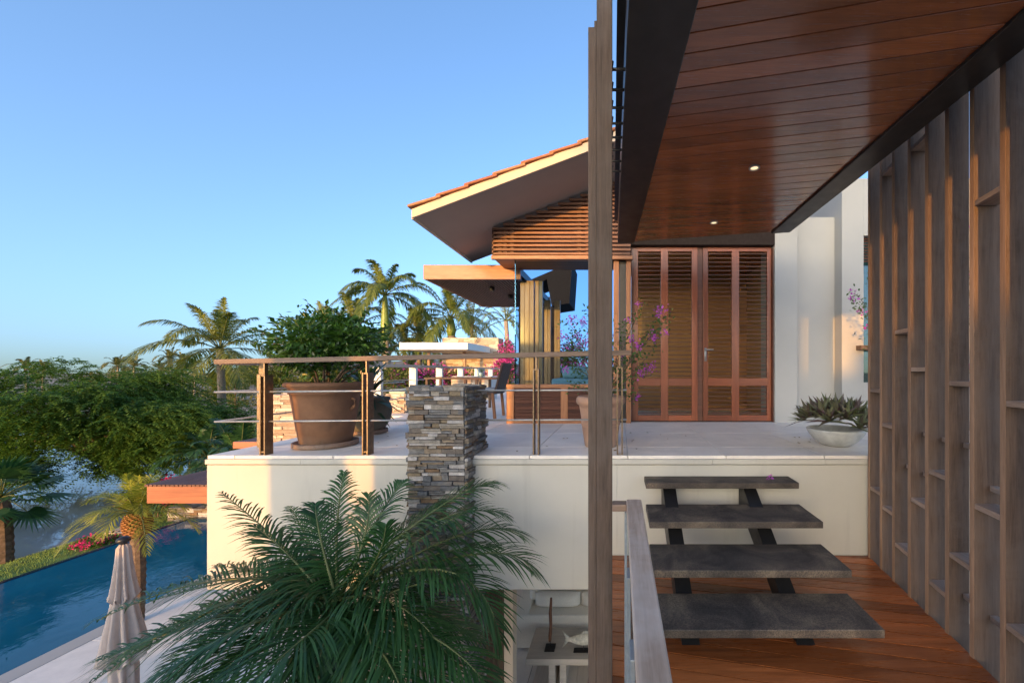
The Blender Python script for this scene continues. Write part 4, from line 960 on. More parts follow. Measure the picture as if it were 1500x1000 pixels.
def palm2(label, u, v, D, zb, nf, L, mat, seed, name='coconut_palm', group=None, **kw):
    p = at(u, v, D); return palm(name, label, 'palm', Vector((p.x, D, zb)), p, nf, L, mat, seed, group, **kw)
palm2('tall coconut palm with drooping golden lower fronds beyond the feathery tree', 322, 512, 22, -4.7, 24, 3.7, M['cocopalm'], 72, r1=.15, r0=.2, n=80, leaf=.80, wd=.045, e0=82, e1=-36, droop=.65, arch=.42)
palm2('slender royal palm with bright green crownshaft above the potted shrub', 564, 498, 24, gz, 17, 3.2, M['royalpalm'], 73, 'royal_palm', r0=.24, r1=.2, shaft=2.7, n=80, leaf=.70, wd=.055, e0=72, e1=-18, droop=.75, arch=.5)
palm2('stout royal palm behind the timber canopy with thick yellow crownshaft', 661, 492, 26, gz, 18, 4.1, M['royalpalm'], 74, 'royal_palm', r0=.26, r1=.24, shaft=1.2, n=80, leaf=.75, wd=.055, e0=74, e1=-28, droop=.75, arch=.5)
palm2('young palm with spreading fronds left of the tall royal palm', 518, 482, 25, gz, 17, 3.3, M['cocopalm'], 75, r0=.2, r1=.16, n=62, leaf=.68, wd=.05, e0=84, e1=-24, droop=.65, arch=.5)
palm2('shaggy yellow palm rising just behind the potted shrub', 480, 500, 23, gz, 16, 3.1, M['cocopalm'], 76, r0=.2, r1=.16, n=62, leaf=.68, wd=.05, e0=84, e1=-24, droop=.65, arch=.45)
palm2('low palm with yellowing fronds left of the white canopy', 592, 515, 25.5, gz, 14, 2.4, M['cocopalm'], 77, r0=.14, r1=.12, n=50, leaf=.5, wd=.045, e0=84, e1=-10, droop=.5, arch=.5)
palm2('palm seen through the gap between timber canopy and glass corner', 741, 470, 24, gz, 13, 2.2, M['cocopalm'], 78, r0=.15, r1=.12, n=30, leaf=.45, wd=.04, e0=84, e1=-20, droop=.5, arch=.5)
palm2('palm with dark fronds behind the stout royal palm', 690, 478, 27, gz, 13, 2.6, M['cocopalm'], 79, r0=.15, r1=.12, n=30, leaf=.5, wd=.045, e0=84, e1=-20, droop=.5, arch=.5)
palm2('bushy palm left of the shaggy yellow palm, half behind the potted shrub', 448, 512, 26, gz, 15, 2.8, M['cocopalm'], 81, r0=.18, r1=.15, n=56, leaf=.62, wd=.05, e0=84, e1=-24, droop=.65, arch=.5)
palm2('green palm between the royal palm and the timber canopy', 612, 492, 27, gz, 15, 3.0, M['royalpalm'], 82, r0=.18, r1=.15, n=56, leaf=.62, wd=.05, e0=84, e1=-24, droop=.65, arch=.5)
# dark clumping palms below the railing corner
for i, (u, v, D, lab) in enumerate(((352, 690, 12.6, 'dark clumping palm below the railing corner, tallest of its group'), (305, 690, 14.5, 'dark clumping palm at the water edge behind the pergola'), (392, 660, 11.5, 'dark clumping palm close to the pale stone wall'), (280, 668, 17, 'dark clumping palm over the lake edge, farthest of its group'))):
    rnd = random.Random(90 + i); p = at(u, v, D); base = Vector((p.x, D, -4.5)); t = thing('clumping_palm', lab, 'palm', base, 'dark clumping palms by the lake')
    lf, sm = MB(), MB()
    crown(lf, sm, Vector((base.x, D, -3.2)), 20, 2.4 if i < 1 else 1.7, rnd, n=36, leaf=.5, wd=.045, e0=86, e1=8, droop=.5, arch=.5, r0=.02)
    for k2 in range(5): sm.tube([base + Vector((rnd.uniform(-.2, .2), rnd.uniform(-.2, .2), -.3)), Vector((base.x, D, -3.15))], .05, 6)
    sm.build('stems', M['rachis'], t, True); lf.build('crown', M['fanpalm'], t)
# hedge of bougainvillea beyond the far railing
for i, (u, D, lab, top) in enumerate(((600, 17.2, 'leftmost bush of the clipped pink bougainvillea hedge', .0), (641, 17.6, 'pink bougainvillea hedge bush under the white canopy', .05), (683, 18.0, 'pink bougainvillea hedge bush before the sandstone wall', .12), (722, 18.2, 'pink bougainvillea hedge bush nearest the dark chair', .2))):
    p = at(u, 560, D); flowering('bougainvillea_hedge', lab, 'hedge', (p.x, D, (gz + top) / 2 - .05), (1.05, .8, .72), 2600, .12, M['hedge'], M['magenta'], 110 + i, 75, .07, .09, (p.x, D, gz - .2), 'bougainvillea hedge beyond the terrace', per=9)
p = at(742, 512, 16.8); flowering('bougainvillea', 'tall purple and pink bougainvillea beside the glass corner', 'bush', (p.x, 16.8, .55), (.55, .6, .95), 2600, .10, M['hedge'], M['magenta'], 121, 110, .08, .09, (p.x, 16.8, gz), top_only=False, per=10)
for i, (u, v, D, r, mat, lab) in enumerate(((560, 560, 15.2, 1.0, 'hedge', 'yellow green bush behind the spiky potted plant'), (470, 560, 17.5, 1.2, 'hedge', 'light green bush behind the big terracotta pot'), (410, 552, 20, 1.5, 'hedge', 'sunlit bush under the coconut palm, behind the railing corner'), (345, 560, 26, 1.8, 'hedge', 'far yellow bush left of the railing corner'), (530, 545, 19, 1.1, 'bougleaf', 'dark green bush left of the royal palm trunk'))):
    rnd = random.Random(130 + i); p = at(u, v, D); t = thing('garden_bush', lab, 'bush', (p.x, D, p.z - r)); mb = MB(); mb.tube([(p.x, D, p.z - r - .4), (p.x, D, p.z)], [.06, .02], 6); mb.build('stem', M['trunk'], t); mb = MB(); cloud(mb, p, (r, r * .7, r * .75), 2400, .13, rnd, 9); mb.build('foliage', M[mat], t)
# far palms along the other shore
rnd = random.Random(140); proto = None
labs = ['far palm at the left edge of the horizon', 'far palm second from the left end of the horizon', 'far palm just above the feathery tree crown', 'far palm right of the feathery tree top', 'small far palm at the lake head', 'tall far palm left of the coconut palm', 'far palm behind the golden coconut fronds', 'far palm right of the coconut trunk', 'low far palm beside the coconut trunk']
fp = MB(); fs_ = MB(); ftr = MB()
for i, (u, v, D) in enumerate(((38, 538, 62), (64, 541, 66), (172, 536, 60), (196, 538, 58), (236, 541, 70), (249, 527, 62), (268, 532, 66), (284, 536, 72), (356, 538, 64))):
    p = at(u, v, D); base = Vector((p.x, D, -4.6))
    if proto is None:
        proto = palm('far_palm', labs[0], 'palm', base, p, 17, 2.5, M['farpalm'], 141, 'far palms beyond the lake', r0=.16, r1=.12, n=20, leaf=.62, wd=.11, e0=84, e1=-35, droop=.5, arch=.5, segs=2)
        h0 = p.z + 4.6
    else:
        o = dup(proto, loc=base, label=labs[i], rz=rnd.uniform(0, 6.28)); s = (p.z + 4.6) / h0; o.scale = (1, 1, s)
mb = MB(); rnd = random.Random(150)
for i in range(70):
    x = rnd.uniform(-165, 10); D = rnd.uniform(100, 150); cloud(mb, (x * D / 120, D, -2.6 + rnd.uniform(-.4, 1.0)), (rnd.uniform(3, 6), 3, rnd.uniform(1.6, 2.6)), 260, .75, rnd, 5)
for i in range(40):
    D = rnd.uniform(42, 80); x = rnd.uniform(-1.35, -.80) * D; cloud(mb, (x, D, -4.0), (rnd.uniform(1.2, 2.4), 1.2, rnd.uniform(.6, 1.1)), 220, .32, rnd, 5)
tag(mb.build('treeline', M['farpalm']), kind='stuff')
mb = MB(); n = 60; vs = []
def hill_h(x): return 49 * math.exp(-((x + 505) / 75) ** 2) + 26 * math.exp(-((x + 330) / 110) ** 2) + 20 * math.exp(-((x + 150) / 50) ** 2) + 3 * noise.noise((x * .03, 1, 1))
for j in range(9):
    for i in range(n + 1):
        x = -700 + i * 12; s = math.sin(math.pi * j / 8); mb.v.append((x, 560 + j * 30, -5 + max(0, hill_h(x) + 4 * noise.noise((x * .02, j * .7, 3)) * s) * s + 0.0))
for j in range(8):
    for i in range(n): mb.f.append((j * (n + 1) + i, j * (n + 1) + i + 1, (j + 1) * (n + 1) + i + 1, (j + 1) * (n + 1) + i)); mb.m.append(0)
tag(mb.build('hills', M['hill'], smooth=True), kind='structure')

# garden pavilion beyond the terrace
pv = thing('garden_pavilion', 'white flat canopy on a sandstone wall in the garden beyond the terrace', 'pavilion', (-8.5, 21, gz))
a, b2 = at(585, 512, 20), at(685, 510, 20)
mb = MB(); mb.box(a.x, b2.x, 20, 23.5, a.z, a.z + .36); mb.build('canopy', M['ext_white'], pv, bevel=.01)
mb = MB(); mb.box(b2.x - 1.05, b2.x - .9, 22, 22.15, gz, a.z - .001); mb.box(a.x + .3, a.x + .42, 22.3, 22.42, gz, a.z - .001); mb.build('post', M['teak_z'], pv)
rnd = random.Random(160)
mb = MB(); L_, R_ = at(648, 540, 23.6).x, at(730, 540, 23.6).x
ledger(mb, (L_, 23.6, gz), (1, 0, 0), (0, 0, 1), (0, -1, 0), R_ - L_, 2.05 - gz, rnd, .07, .16, .25, .7); ledger(mb, (R_, 23.6, gz), (0, 1, 0), (0, 0, 1), (1, 0, 0), 1.0, 2.05 - gz, rnd, .07, .16, .25, .7)
mb.build('stone_wall', M['sandstone'], pv, bevel=.004); mb = MB(); mb.box(L_ + .02, R_ - .02, 23.62, 24.5, gz, 2.0); mb.build('core', M['mortar'], pv)
# pale stone wall left of the terrace
rnd = random.Random(170)
ps = thing('sandstone_wall', 'pale split sandstone garden wall behind the big terracotta pot', 'wall', (-5.4, 7.05, GZ))
mb = MB(); ledger(mb, (-6.25, 7.05, -4.06), (1, 0, 0), (0, 0, 1), (0, -1, 0), 1.48, 4.06 - .40, rnd, .03, .07, .1, .3); ledger(mb, (-6.25, 7.05, -.42), (1, 0, 0), (0, 1, 0), (0, 0, 1), 1.48, .5, rnd, .1, .2, .15, .3)
mb.build('split_stones', M['sandstone'], ps, bevel=.003); mb = MB(); mb.box(-6.22, -4.8, 7.07, 7.53, -4.06, -.43); mb.build('core', M['mortar'], ps)
rb = thing('red_timber_awning', 'small dark red timber awning just left of the railing corner', 'awning', (-7.1, 8.0, GZ))
a = at(341, 647, 7.6); mb = MB(); mb.box(a.x, -5.9, 7.6, 7.66, a.z - .13, a.z); mb.build('fascia', M['redwood_x'], rb, bevel=.004); mb = MB()
for i in range(20): mb.box(a.x + .01 + i * .075, a.x + .07 + i * .075, 7.665, 8.9, a.z - .03, a.z + .0)
mb.build('slats', M['darkslat_y'], rb); mb = MB(); mb.box(a.x + .05, a.x + .13, 7.7, 7.78, GZ, a.z - .131); mb.box(-6.05, -5.97, 7.7, 7.78, GZ, a.z - .131); mb.build('post', M['teak_z'], rb)
# wing across the court, seen through the glass corner
cw = thing('courtyard_wing', 'brown roofed wing seen through the glass corner', 'building', (-2.2, 12.5, TZ))
q = [at(u, v, 12.0) for u, v in ((740, 425), (838, 384), (834, 444), (808, 448), (801, 409), (740, 432))]
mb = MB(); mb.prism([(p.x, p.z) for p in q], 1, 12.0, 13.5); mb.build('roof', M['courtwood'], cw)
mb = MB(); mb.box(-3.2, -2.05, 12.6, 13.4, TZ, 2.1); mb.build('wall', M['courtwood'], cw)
for i, (x, D) in enumerate(((-1.6, 13.2), (-.7, 13.6), (.2, 13.4))):
    flowering('bougainvillea', ['purple bougainvillea left of the green bolster, seen through the glass', 'bougainvillea hedge behind the green bolster, seen through the glass', 'bougainvillea hedge seen through the narrow glass by the door'][i], 'bush', (x, D, .15), (.75, .5, 1.0), 1700, .10, M['hedge'], M['purplebract'], 180 + i, 40, .07, .08, (x, D, TZ), top_only=False, per=9)

# ------------------------------------------------------------------ pots and their plants
def pot(name, label, c, prof, mat, seg=56, saucer=None, group=None):
    c = Vector(c); t = thing(name, label, 'pot', c, group)
    r = prof[-1][0]; h = prof[-1][1]
    inner = [(r - .035, h - .002), (r - .045, h - .09), (0.001, h - .09)]
    mb = MB(); mb.lathe(c, prof + inner[:2], seg); o = mb.build('body', mat, t, True)
    mb = MB(); mb.lathe(c, [(.001, h - .10), (r - .044, h - .095), (r - .05, h - .075), (.001, h - .06)], 30); mb.build('soil', M['soil'], t, True)
    if saucer: mb = MB(); mb.lathe(c, [(saucer - .03, -.028), (saucer, -.02), (saucer, .022), (saucer - .012, .024), (saucer - .02, .002), (.02, .001)], seg); mb.build('saucer', M['terracotta'], t, True)
    return t
pc = Vector((at(478, 655, 4.12).x, 4.12, TZ + .03))
big = pot('terracotta_pot', 'big weathered terracotta pot on a saucer at the railing', pc, [(.20, 0), (.225, .012), (.262, .24), (.292, .46), (.300, .51), (.312, .515), (.312, .535), (.300, .542), (.322, .575), (.345, .59), (.352, .605), (.345, .622), (.325, .63)], M['terracotta'], saucer=.285)
mb = MB()
for sg in (-1, 1): mb.tube([pc + Vector((sg * .285, -.03, .47)), pc + Vector((sg * .322, -.03, .45)), pc + Vector((sg * .318, -.03, .39)), pc + Vector((sg * .27, -.03, .35))], .016, 10)
mb.build('lugs', M['terracotta'], big, True)
# shrub in it
rnd = random.Random(201); sc_ = pc + Vector((.03, .05, .97))
t = thing('potted_shrub', 'dense glossy green shrub growing in the big terracotta pot', 'shrub', pc + UP * .55)
mb = MB(); r0_ = pc + UP * .54
for i in range(9):
    a = i * 2.4; e = sc_ + Vector((math.cos(a) * .42, math.sin(a) * .3, rnd.uniform(-.1, .25))); m1 = r0_.lerp(e, .5) + Vector((rnd.uniform(-.08, .08), rnd.uniform(-.05, .05), 0)); mb.tube([r0_ + Vector((math.cos(a) * .05, math.sin(a) * .05, 0)), m1, e], [.014, .010, .005], 6)
lf = MB(); twigs = [((-.55, 0, .10), (-.80, .0, .20)), ((-.5, 0, .05), (-.74, -.1, .08)), ((-.3, 0, .3), (-.26, 0, .50)), ((-.45, .1, .2), (-.6, .1, .36)), ((.1, 0, .3), (.14, 0, .46)), ((.45, 0, .15), (.62, 0, .28)), ((.5, 0, 0), (.68, -.05, -.02)), ((.3, 0, .28), (.38, 0, .42))]
for a, b in twigs:
    pa, pb = sc_ + Vector(a), sc_ + Vector(b); mb.tube([sc_ + Vector(a) * .4, pa, pb], [.007, .005, .002], 5)
    for k2 in range(18):
        q = pa.lerp(pb, k2 / 17); lf.leaf(q, Vector((rnd.gauss(0, 1), rnd.gauss(0, 1), rnd.gauss(.3, .7))), UP + Vector((rnd.gauss(0, .5), rnd.gauss(0, .5), 0)), .055, .028, .3)
mb.build('branches', M['trunk'], t, True)
cloud(lf, sc_, (.70, .52, .36), 6200, .062, rnd, 17, .45, .5); lf.build('foliage', M['citrus'], t)
# stone pot with strap leaves behind
p2 = Vector((at(536, 640, 4.95).x, 4.95, TZ + .03))
pot('stone_pot', 'dark mossy stone pot on a saucer behind the big terracotta pot', p2, [(.17, 0), (.21, .03), (.27, .14), (.29, .25), (.27, .33), (.25, .37), (.27, .40), (.26, .42)], M['stonepot'], saucer=.24)
rnd = random.Random(205); t = thing('spiky_plant', 'dark spiky strap leaved plant in the mossy stone pot', 'plant', p2 + UP * .38); lf = MB()
for i in range(95):
    az = i * 2.4; el = R(rnd.uniform(-25, 80)); l = rnd.uniform(.35, .62); d = Vector((math.cos(az) * math.cos(el), math.sin(az) * math.cos(el), math.sin(el))); b = p2 + UP * .40 + Vector((0, 0, rnd.uniform(-.04, .18)))
    wv = d.cross(UP)
    if wv.length < .1: continue
    wv.normalize(); vs = []
    for k2 in range(4):
        s = k2 / 4; c = b + d * l * s - UP * (.22 * l * s * s); w2 = .024 * (.6 + 1.2 * s if s < .4 else 1.1 - .5 * s); vs += [c - wv * w2, c + wv * w2]
    vs.append(b + d * l - UP * .25 * l); lf.add(vs, [(0, 1, 3, 2), (2, 3, 5, 4), (4, 5, 7, 6), (6, 7, 8)])
lf.build('leaves', M['agave'], t)
# pale urn with bougainvillea by the post
uc = Vector((at(880, 650, 4.1).x, 4.1, TZ))
pot('terracotta_urn', 'pale terracotta urn half hidden by the tall weathered post', uc, [(.155, 0), (.165, .01), (.19, .17), (.194, .215), (.201, .222), (.201, .236), (.196, .241), (.203, .248), (.203, .262), (.198, .27), (.218, .40), (.224, .425), (.246, .44), (.256, .465), (.252, .495), (.236, .515), (.222, .518)], M['terracotta_pale'])
rnd = random.Random(211); t = thing('potted_bougainvillea', 'loose bougainvillea with purple flowers trailing from the pale urn', 'plant', uc + UP * .45)
st_, lf, fl = MB(), MB(), MB(); base = uc + UP * .44
ends = [(822, 470), (832, 492), (848, 510), (838, 545), (930, 462), (968, 452), (958, 485), (975, 478), (940, 520), (948, 545), (962, 500), (925, 560), (932, 580), (915, 470), (905, 500), (890, 470), (870, 460), (860, 455), (945, 440), (985, 462), (845, 470), (912, 545), (835, 565)]
flow = [(838, 468, 1), (845, 490, 1), (826, 492, .6), (968, 455, 1.2), (927, 497, .8), (935, 508, .6), (957, 493, .9), (952, 540, 1.3), (940, 548, .8), (933, 581, .6), (975, 488, .5), (829, 540, .6), (855, 472, 1), (862, 500, 1), (856, 528, .6), (920, 470, .4), (912, 520, .4), (850, 505, .8), (936, 445, .5)]
for (u, v) in ends:
    e = at(u, v, 4.1 + rnd.uniform(-.3, .3)); m1 = base.lerp(e, .55) + Vector((rnd.uniform(-.08, .08), rnd.uniform(-.1, .1), rnd.uniform(.02, .16))); pts = bez(base, m1, e, 12); st_.tube(pts, [.007 * (1 - .07 * i) for i in range(13)], 5)
    for i in range(44):
        q = pts[rnd.randrange(4, 13)] + Vector((rnd.gauss(0, .035), rnd.gauss(0, .035), rnd.gauss(0, .035))); lf.leaf(q, Vector((rnd.gauss(0, 1), rnd.gauss(0, 1), rnd.gauss(-.2, .7))), UP + Vector((rnd.gauss(0, .6), rnd.gauss(0, .6), 0)), rnd.uniform(.03, .05), .026, .3)
for (u, v, s) in flow: blossoms(fl, [at(u, v, 4.05 + rnd.uniform(-.2, .2))], rnd, int(38 * s), .027 * s ** .5, .024)
st_.build('stems', M['trunk'], t, True); lf.build('leaves', M['bougleaf'], t); fl.build('blossoms', M['purplebract'], t)
# grey bowl with purple rosettes
bc = Vector((at(1224, 655, 4.14).x, 4.14, TZ))
pot('stone_bowl', 'low grey stone bowl at the edge of the terrace by the fin screen', bc, [(.10, 0), (.13, .004), (.20, .05), (.255, .115), (.278, .16), (.280, .175), (.27, .18)], M['bowl'])
rnd = random.Random(221); t = thing('rosette_plant', 'purple green rosette plants crowding the grey stone bowl', 'plant', bc + UP * .15); lf = MB()
for i in range(24):
    a = i * 2.4; rr = .27 * math.sqrt(i / 24); tilt = rr * 2.2; c = bc + Vector((math.cos(a) * rr * 1.15, math.sin(a) * rr * 1.15, .19 + .17 * (1 - (rr / .3) ** 2) + rnd.uniform(-.03, .04)))
    ax = Vector((math.cos(a) * tilt, math.sin(a) * tilt, 1)).normalized()
    e1 = ax.cross(Vector((.3, .8, .1))).normalized(); e2 = ax.cross(e1)
    for k2 in range(17):
        az = k2 * 2.4; el = R(12 + (k2 / 17) * 66); d = (e1 * math.cos(az) + e2 * math.sin(az)) * math.cos(el) + ax * math.sin(el); l = rnd.uniform(.15, .25); wv = d.cross(ax).normalized(); nn = wv.cross(d)
        m1 = c + d * l * .45; e = c + d * l - UP * .02
        lf.add([c - wv * .011, c + wv * .011, m1 + wv * .021 + nn * .005, m1 - wv * .021 + nn * .005, m1 - nn * .004, e], [(0, 4, 3), (0, 1, 4), (1, 2, 4), (3, 4, 5), (4, 2, 5)])
lf.build('leaves', M['rhoeo'], t)
# stray bougainvillea at the right window
rnd = random.Random(231); t = thing('climbing_bougainvillea', 'sprig of purple bougainvillea reaching past the right window', 'plant', (4.1, 5.7, TZ)); st_, lf, fl = MB(), MB(), MB(); base = Vector((4.1, 5.6, TZ))
for (u, v) in ((1250, 440), (1248, 428), (1262, 455), (1270, 400), (1268, 480), (1275, 520), (1418, 330), (1424, 400), (1428, 450), (1420, 540), (1440, 380), (1410, 480)):
    D = 5.6 if u < 1300 else 4.9
    e = at(u, v, D); m1 = base.lerp(e, .6) + Vector((.1, 0, .15)); pts = bez(base, m1, e, 14); st_.tube(pts, [.009 * (1 - .06 * i) for i in range(15)], 5)
    for i in range(50): lf.leaf(pts[rnd.randrange(7, 15)] + Vector((rnd.gauss(0, .05), rnd.gauss(0, .05), rnd.gauss(0, .05))), Vector((rnd.gauss(0, 1), rnd.gauss(0, 1), rnd.gauss(-.2, .7))), UP + Vector((rnd.gauss(0, .6), rnd.gauss(0, .6), 0)), .05, .028, .3)
    if u != 1270 and u != 1275: blossoms(fl, [pts[-1]], rnd, 16, .03, .035)
st_.build('stems', M['trunk'], t, True); lf.build('leaves', M['bougleaf'], t); fl.build('blossoms', M['purplebract'], t)
mb = MB(); rnd = random.Random(5); blossoms(mb, [Vector((1.33, 3.5, -.928))], rnd, 7, .012, .03); tag(mb.build('fallen_blossom', M['purplebract']), 'single purple blossom lying on the top stair tread', 'blossom')

# ------------------------------------------------------------------ terrace furniture
def chair(name, label, x, y, face, group=None):
    t = thing(name, label, 'chair', (x, y, TZ), group)
    def P(a, b, c): return Vector((x + a * face, y + b, TZ + c))
    for a, b, zz in ((.24, -.25, .64), (.24, .25, .64)):
        mb = MB(); mb.bar(P(a, b, 0), P(a - .02, b, zz), .045, .045, (0, 1, 0)); mb.build('leg', M['teak_z'], t, bevel=.006)
    for b in (-.25, .25):
        mb = MB(); mb.bar(P(-.26, b, 0), P(-.22, b, .42), .045, .045, (0, 1, 0)); mb.build('leg', M['teak_z'], t, bevel=.006)
        mb = MB(); mb.bar(P(-.30, b, .66), P(.28, b, .65), .06, .03); mb.build('armrest', M['teak_x'], t, bevel=.008)
    mb = MB(); mb.obox(P(-.27, -.27, .40), (.52 * face, 0, 0), (0, .54, 0), (0, 0, .035)); mb.build('seat', M['wicker'], t, bevel=.008)
    mb = MB(); mb.obox(P(-.24, -.24, .437), (.48 * face, 0, 0), (0, .48, 0), (0, 0, .06)); mb.build('cushion', M['greyfabric'], t, bevel=.02)
    mb = MB(); mb.obox(P(-.24, -.27, .42), (-.13 * face, 0, .50), (0, .54, 0), (-.035 * face, 0, -.008)); mb.build('backrest', M['wicker'], t, bevel=.01)
    return t
chair('terrace_chair', 'dark woven armchair with teak legs and grey cushion beside the glass corner', -2.30, 6.75, -1)
tb_ = thing('terrace_table', 'dark low terrace table behind the stone pier', 'table', (-3.3, 8.2, TZ))
mb = MB(); mb.box(-3.9, -2.75, 7.9, 8.6, TZ + .62, TZ + .66); mb.build('tabletop', M['wicker'], tb_, bevel=.005)
for a, b in ((-3.88, 7.92), (-2.82, 7.92), (-3.88, 8.53), (-2.82, 8.53)): mb = MB(); mb.box(a, a + .05, b, b + .05, TZ, TZ + .619); mb.build('leg', M['wicker'], tb_, bevel=.004)
ln = thing('hurricane_lantern', 'small glass hurricane lantern on the dark terrace table', 'lantern', (-2.86, 8.2, TZ + .66))
mb = MB(); mb.lathe((-2.86, 8.2, TZ + .66), [(.07, 0), (.075, .01), (.075, .17), (.072, .17), (.07, .012)], 20); mb.build('glass', M['railglass'], ln, True); mb = MB(); mb.lathe((-2.86, 8.2, TZ + .672), [(.035, 0), (.035, .08), (.003, .085)], 14); mb.build('candle', M['whitefabric'], ln, True)
rnd = random.Random(241)
bs = thing('stone_bench', 'low sandstone bench with a white cushion beyond the spiky pot', 'bench', (-4.2, 7.6, TZ))
mb = MB(); ledger(mb, (-4.36, 7.4, TZ), (1, 0, 0), (0, 0, 1), (0, -1, 0), .36, .36, rnd, .04, .07, .08, .2); ledger(mb, (-4.0, 7.4, TZ), (0, 1, 0), (0, 0, 1), (1, 0, 0), 1.2, .36, rnd, .04, .07, .08, .2); mb.build('split_stones', M['sandstone'], bs, bevel=.003)
mb = MB(); mb.box(-4.34, -4.02, 7.42, 8.58, TZ, TZ + .355); mb.build('core', M['mortar'], bs); mb = MB(); mb.box(-4.33, -4.02, 7.43, 8.5, TZ + .358, TZ + .44); mb.build('cushion', M['greenfabric'], bs, bevel=.025)
pl_ = thing('stone_planter', 'sandstone planter box by the far white railing posts', 'planter', (-4.3, 11.2, TZ))
mb = MB(); a, b = at(661, 551, 11.0), at(690, 551, 11.0); ledger(mb, (a.x, 11.0, TZ), (1, 0, 0), (0, 0, 1), (0, -1, 0), 1.1, .64, rnd, .05, .1, .15, .35); mb.build('split_stones', M['sandstone'], pl_, bevel=.004); mb = MB(); mb.box(a.x + .01, a.x + 1.09, 11.02, 11.6, TZ, TZ + .65); mb.build('coping', M['ext_white'], pl_, bevel=.006)
db = thing('green_daybed', 'pale green daybed with a rolled bolster behind the glass', 'daybed', (-.7, 6.7, TZ))
mb = MB(); mb.box(-1.08, -.15, 6.3, 7.3, TZ + .02, TZ + .40); mb.build('base', M['teak_x'], db, bevel=.01); mb = MB(); mb.box(-1.08, -.15, 6.3, 7.3, TZ + .401, TZ + .66); mb.build('mattress', M['greenfabric'], db, bevel=.03)
mb = MB(); mb.tube([(-.93, 6.5, TZ + .75), (-.90, 6.5, TZ + .755), (-.35, 6.5, TZ + .755), (-.32, 6.5, TZ + .75)], [.07, .098, .098, .07], 20); mb.build('bolster', M['greenfabric'], db, True)

# ------------------------------------------------------------------ living room under the terrace
mb = MB()
for i in range(30): mb.box(-1.13 + i * .19, -.944 + i * .19, 3.4, 9.2, GZ + .001, GZ + .016)
tag(mb.build('living_room_floor', M['pale_floor'], bevel=.002), kind='structure')
lw_ = thing('living_room_wall', 'tan back wall and pale door jamb of the room under the terrace', 'wall', (0, 8.5, GZ))
mb = MB(); mb.box(-1.05, 4.6, 8.4, 8.55, GZ, -1.985); mb.build('back_wall', M['tanwall'], lw_); mb = MB(); mb.box(-1.15, -1.06, 3.95, 4.1, GZ, -1.99); mb.build('jamb', M['fascia'], lw_, bevel=.004)
mb = MB(); mb.box(-1.12, -.62, 8.0, 8.38, GZ + .55, -1.985); mb.build('cabinet', M['door_z'], lw_, bevel=.004)
bw = thing('rough_timber_wall', 'rough dark brown timber wall panel behind the palm at the living room side', 'wall', (-1.3, 4.2, GZ))
mb = MB(); rnd = random.Random(251)
for i in range(9): mb.box(-1.47 + i * .035, -1.436 + i * .035, 3.95 + rnd.uniform(0, .01), 4.3, GZ, -1.99)
mb.build('planks', M['bark_wood'], bw, bevel=.004)
mb = MB(); mb.box(-3.4, -1.48, 4.4, 4.55, GZ, -1.99); mb.build('rendered_panel', M['tanwall'], bw)
so = thing('cream_sofa', 'cream linen sofa in the room under the terrace', 'sofa', (-.1, 6.1, GZ))
def P(u, v, D): return at(u, v, D)
sx0 = at(753, 955, 5.75).x
mb = MB(); mb.box(sx0 + .02, 2.2, 5.75, 6.80, GZ + .05, GZ + .53); mb.build('base', M['fabric'], so, bevel=.025)
mb = MB(); mb.prism([(5.76, GZ + .531), (5.76, GZ + .54), (6.5, GZ + .72), (7.0, GZ + .74), (7.0, GZ + .531)], 0, sx0 + .02, sx0 + .20); mb.build('armrest', M['fabric'], so, bevel=.02)
mb = MB(); mb.box(sx0 + .02, 2.2, 6.81, 7.02, GZ + .05, GZ + .95); mb.build('backrest', M['fabric'], so, bevel=.04)
for x in (sx0 + .08, 1.9): mb = MB(); mb.box(x, x + .06, 5.82, 5.88, GZ + .016, GZ + .049); mb.build('foot', M['blacksteel'], so)
def cushion(x0, x1, y0, z0, h, d, lean, rollx=0):
    mb = MB(); nx, nz = 14, 10; vs = []; fs = []
    for sgn in (-1, 1):
        for j in range(nz + 1):
            for i in range(nx + 1):
                a, c = i / nx * 2 - 1, j / nz * 2 - 1; th = d * .5 * (1 - abs(a) ** 3.2) ** .5 * (1 - abs(c) ** 3.2) ** .5
                vs.append((x0 + (x1 - x0) * i / nx, y0 + sgn * th + lean * j / nz * h, z0 + h * j / nz * (1 - .05 * a * a)))
    o = (nx + 1) * (nz + 1)
    for j in range(nz):
        for i in range(nx): q = j * (nx + 1) + i; fs.append((q, q + 1, q + nx + 2, q + nx + 1)); fs.append((o + q, o + q + nx + 1, o + q + nx + 2, o + q + 1))
    mb.add(vs, fs); return mb
def loose(label, mat, *a):
    o = cushion(*a).build('sofa_cushion', mat, None, True); return tag(o, label, 'cushion', 'cushions on the cream sofa')
loose('long cream bolster cushion on the sofa behind the driftwood stick', M['fabric'], -1.27, -.59, 6.0, GZ + .535, .20, .24, .1)
loose('cream bolster cushion lying deep against the left sofa arm', M['fabric'], -1.40, -1.20, 6.35, GZ + .535, .26, .66, .0)
loose('cream bolster cushion at the right, cut off by the post', M['fabric'], -.575, .1, 6.02, GZ + .535, .19, .24, .1)
loose('white patterned throw pillow at the back of the sofa', M['whitefabric'], -1.14, -.78, 6.35, GZ + .60, .26, .16, .4)
ct = thing('coffee_table', 'grey washed timber coffee table before the cream sofa', 'table', (-.4, 5.3, GZ))
tl = at(770, 935, 5.0)
mb = MB(); mb.box(tl.x, 1.0, 5.0, 5.62, GZ + .36, GZ + .44); mb.build('tabletop', M['table_wood'], ct, bevel=.006)
for x in (-.90, -.76): mb = MB(); mb.box(x, x + .085, 5.05, 5.5, GZ + .016, GZ + .359); mb.build('leg', M['table_wood'], ct, bevel=.005)
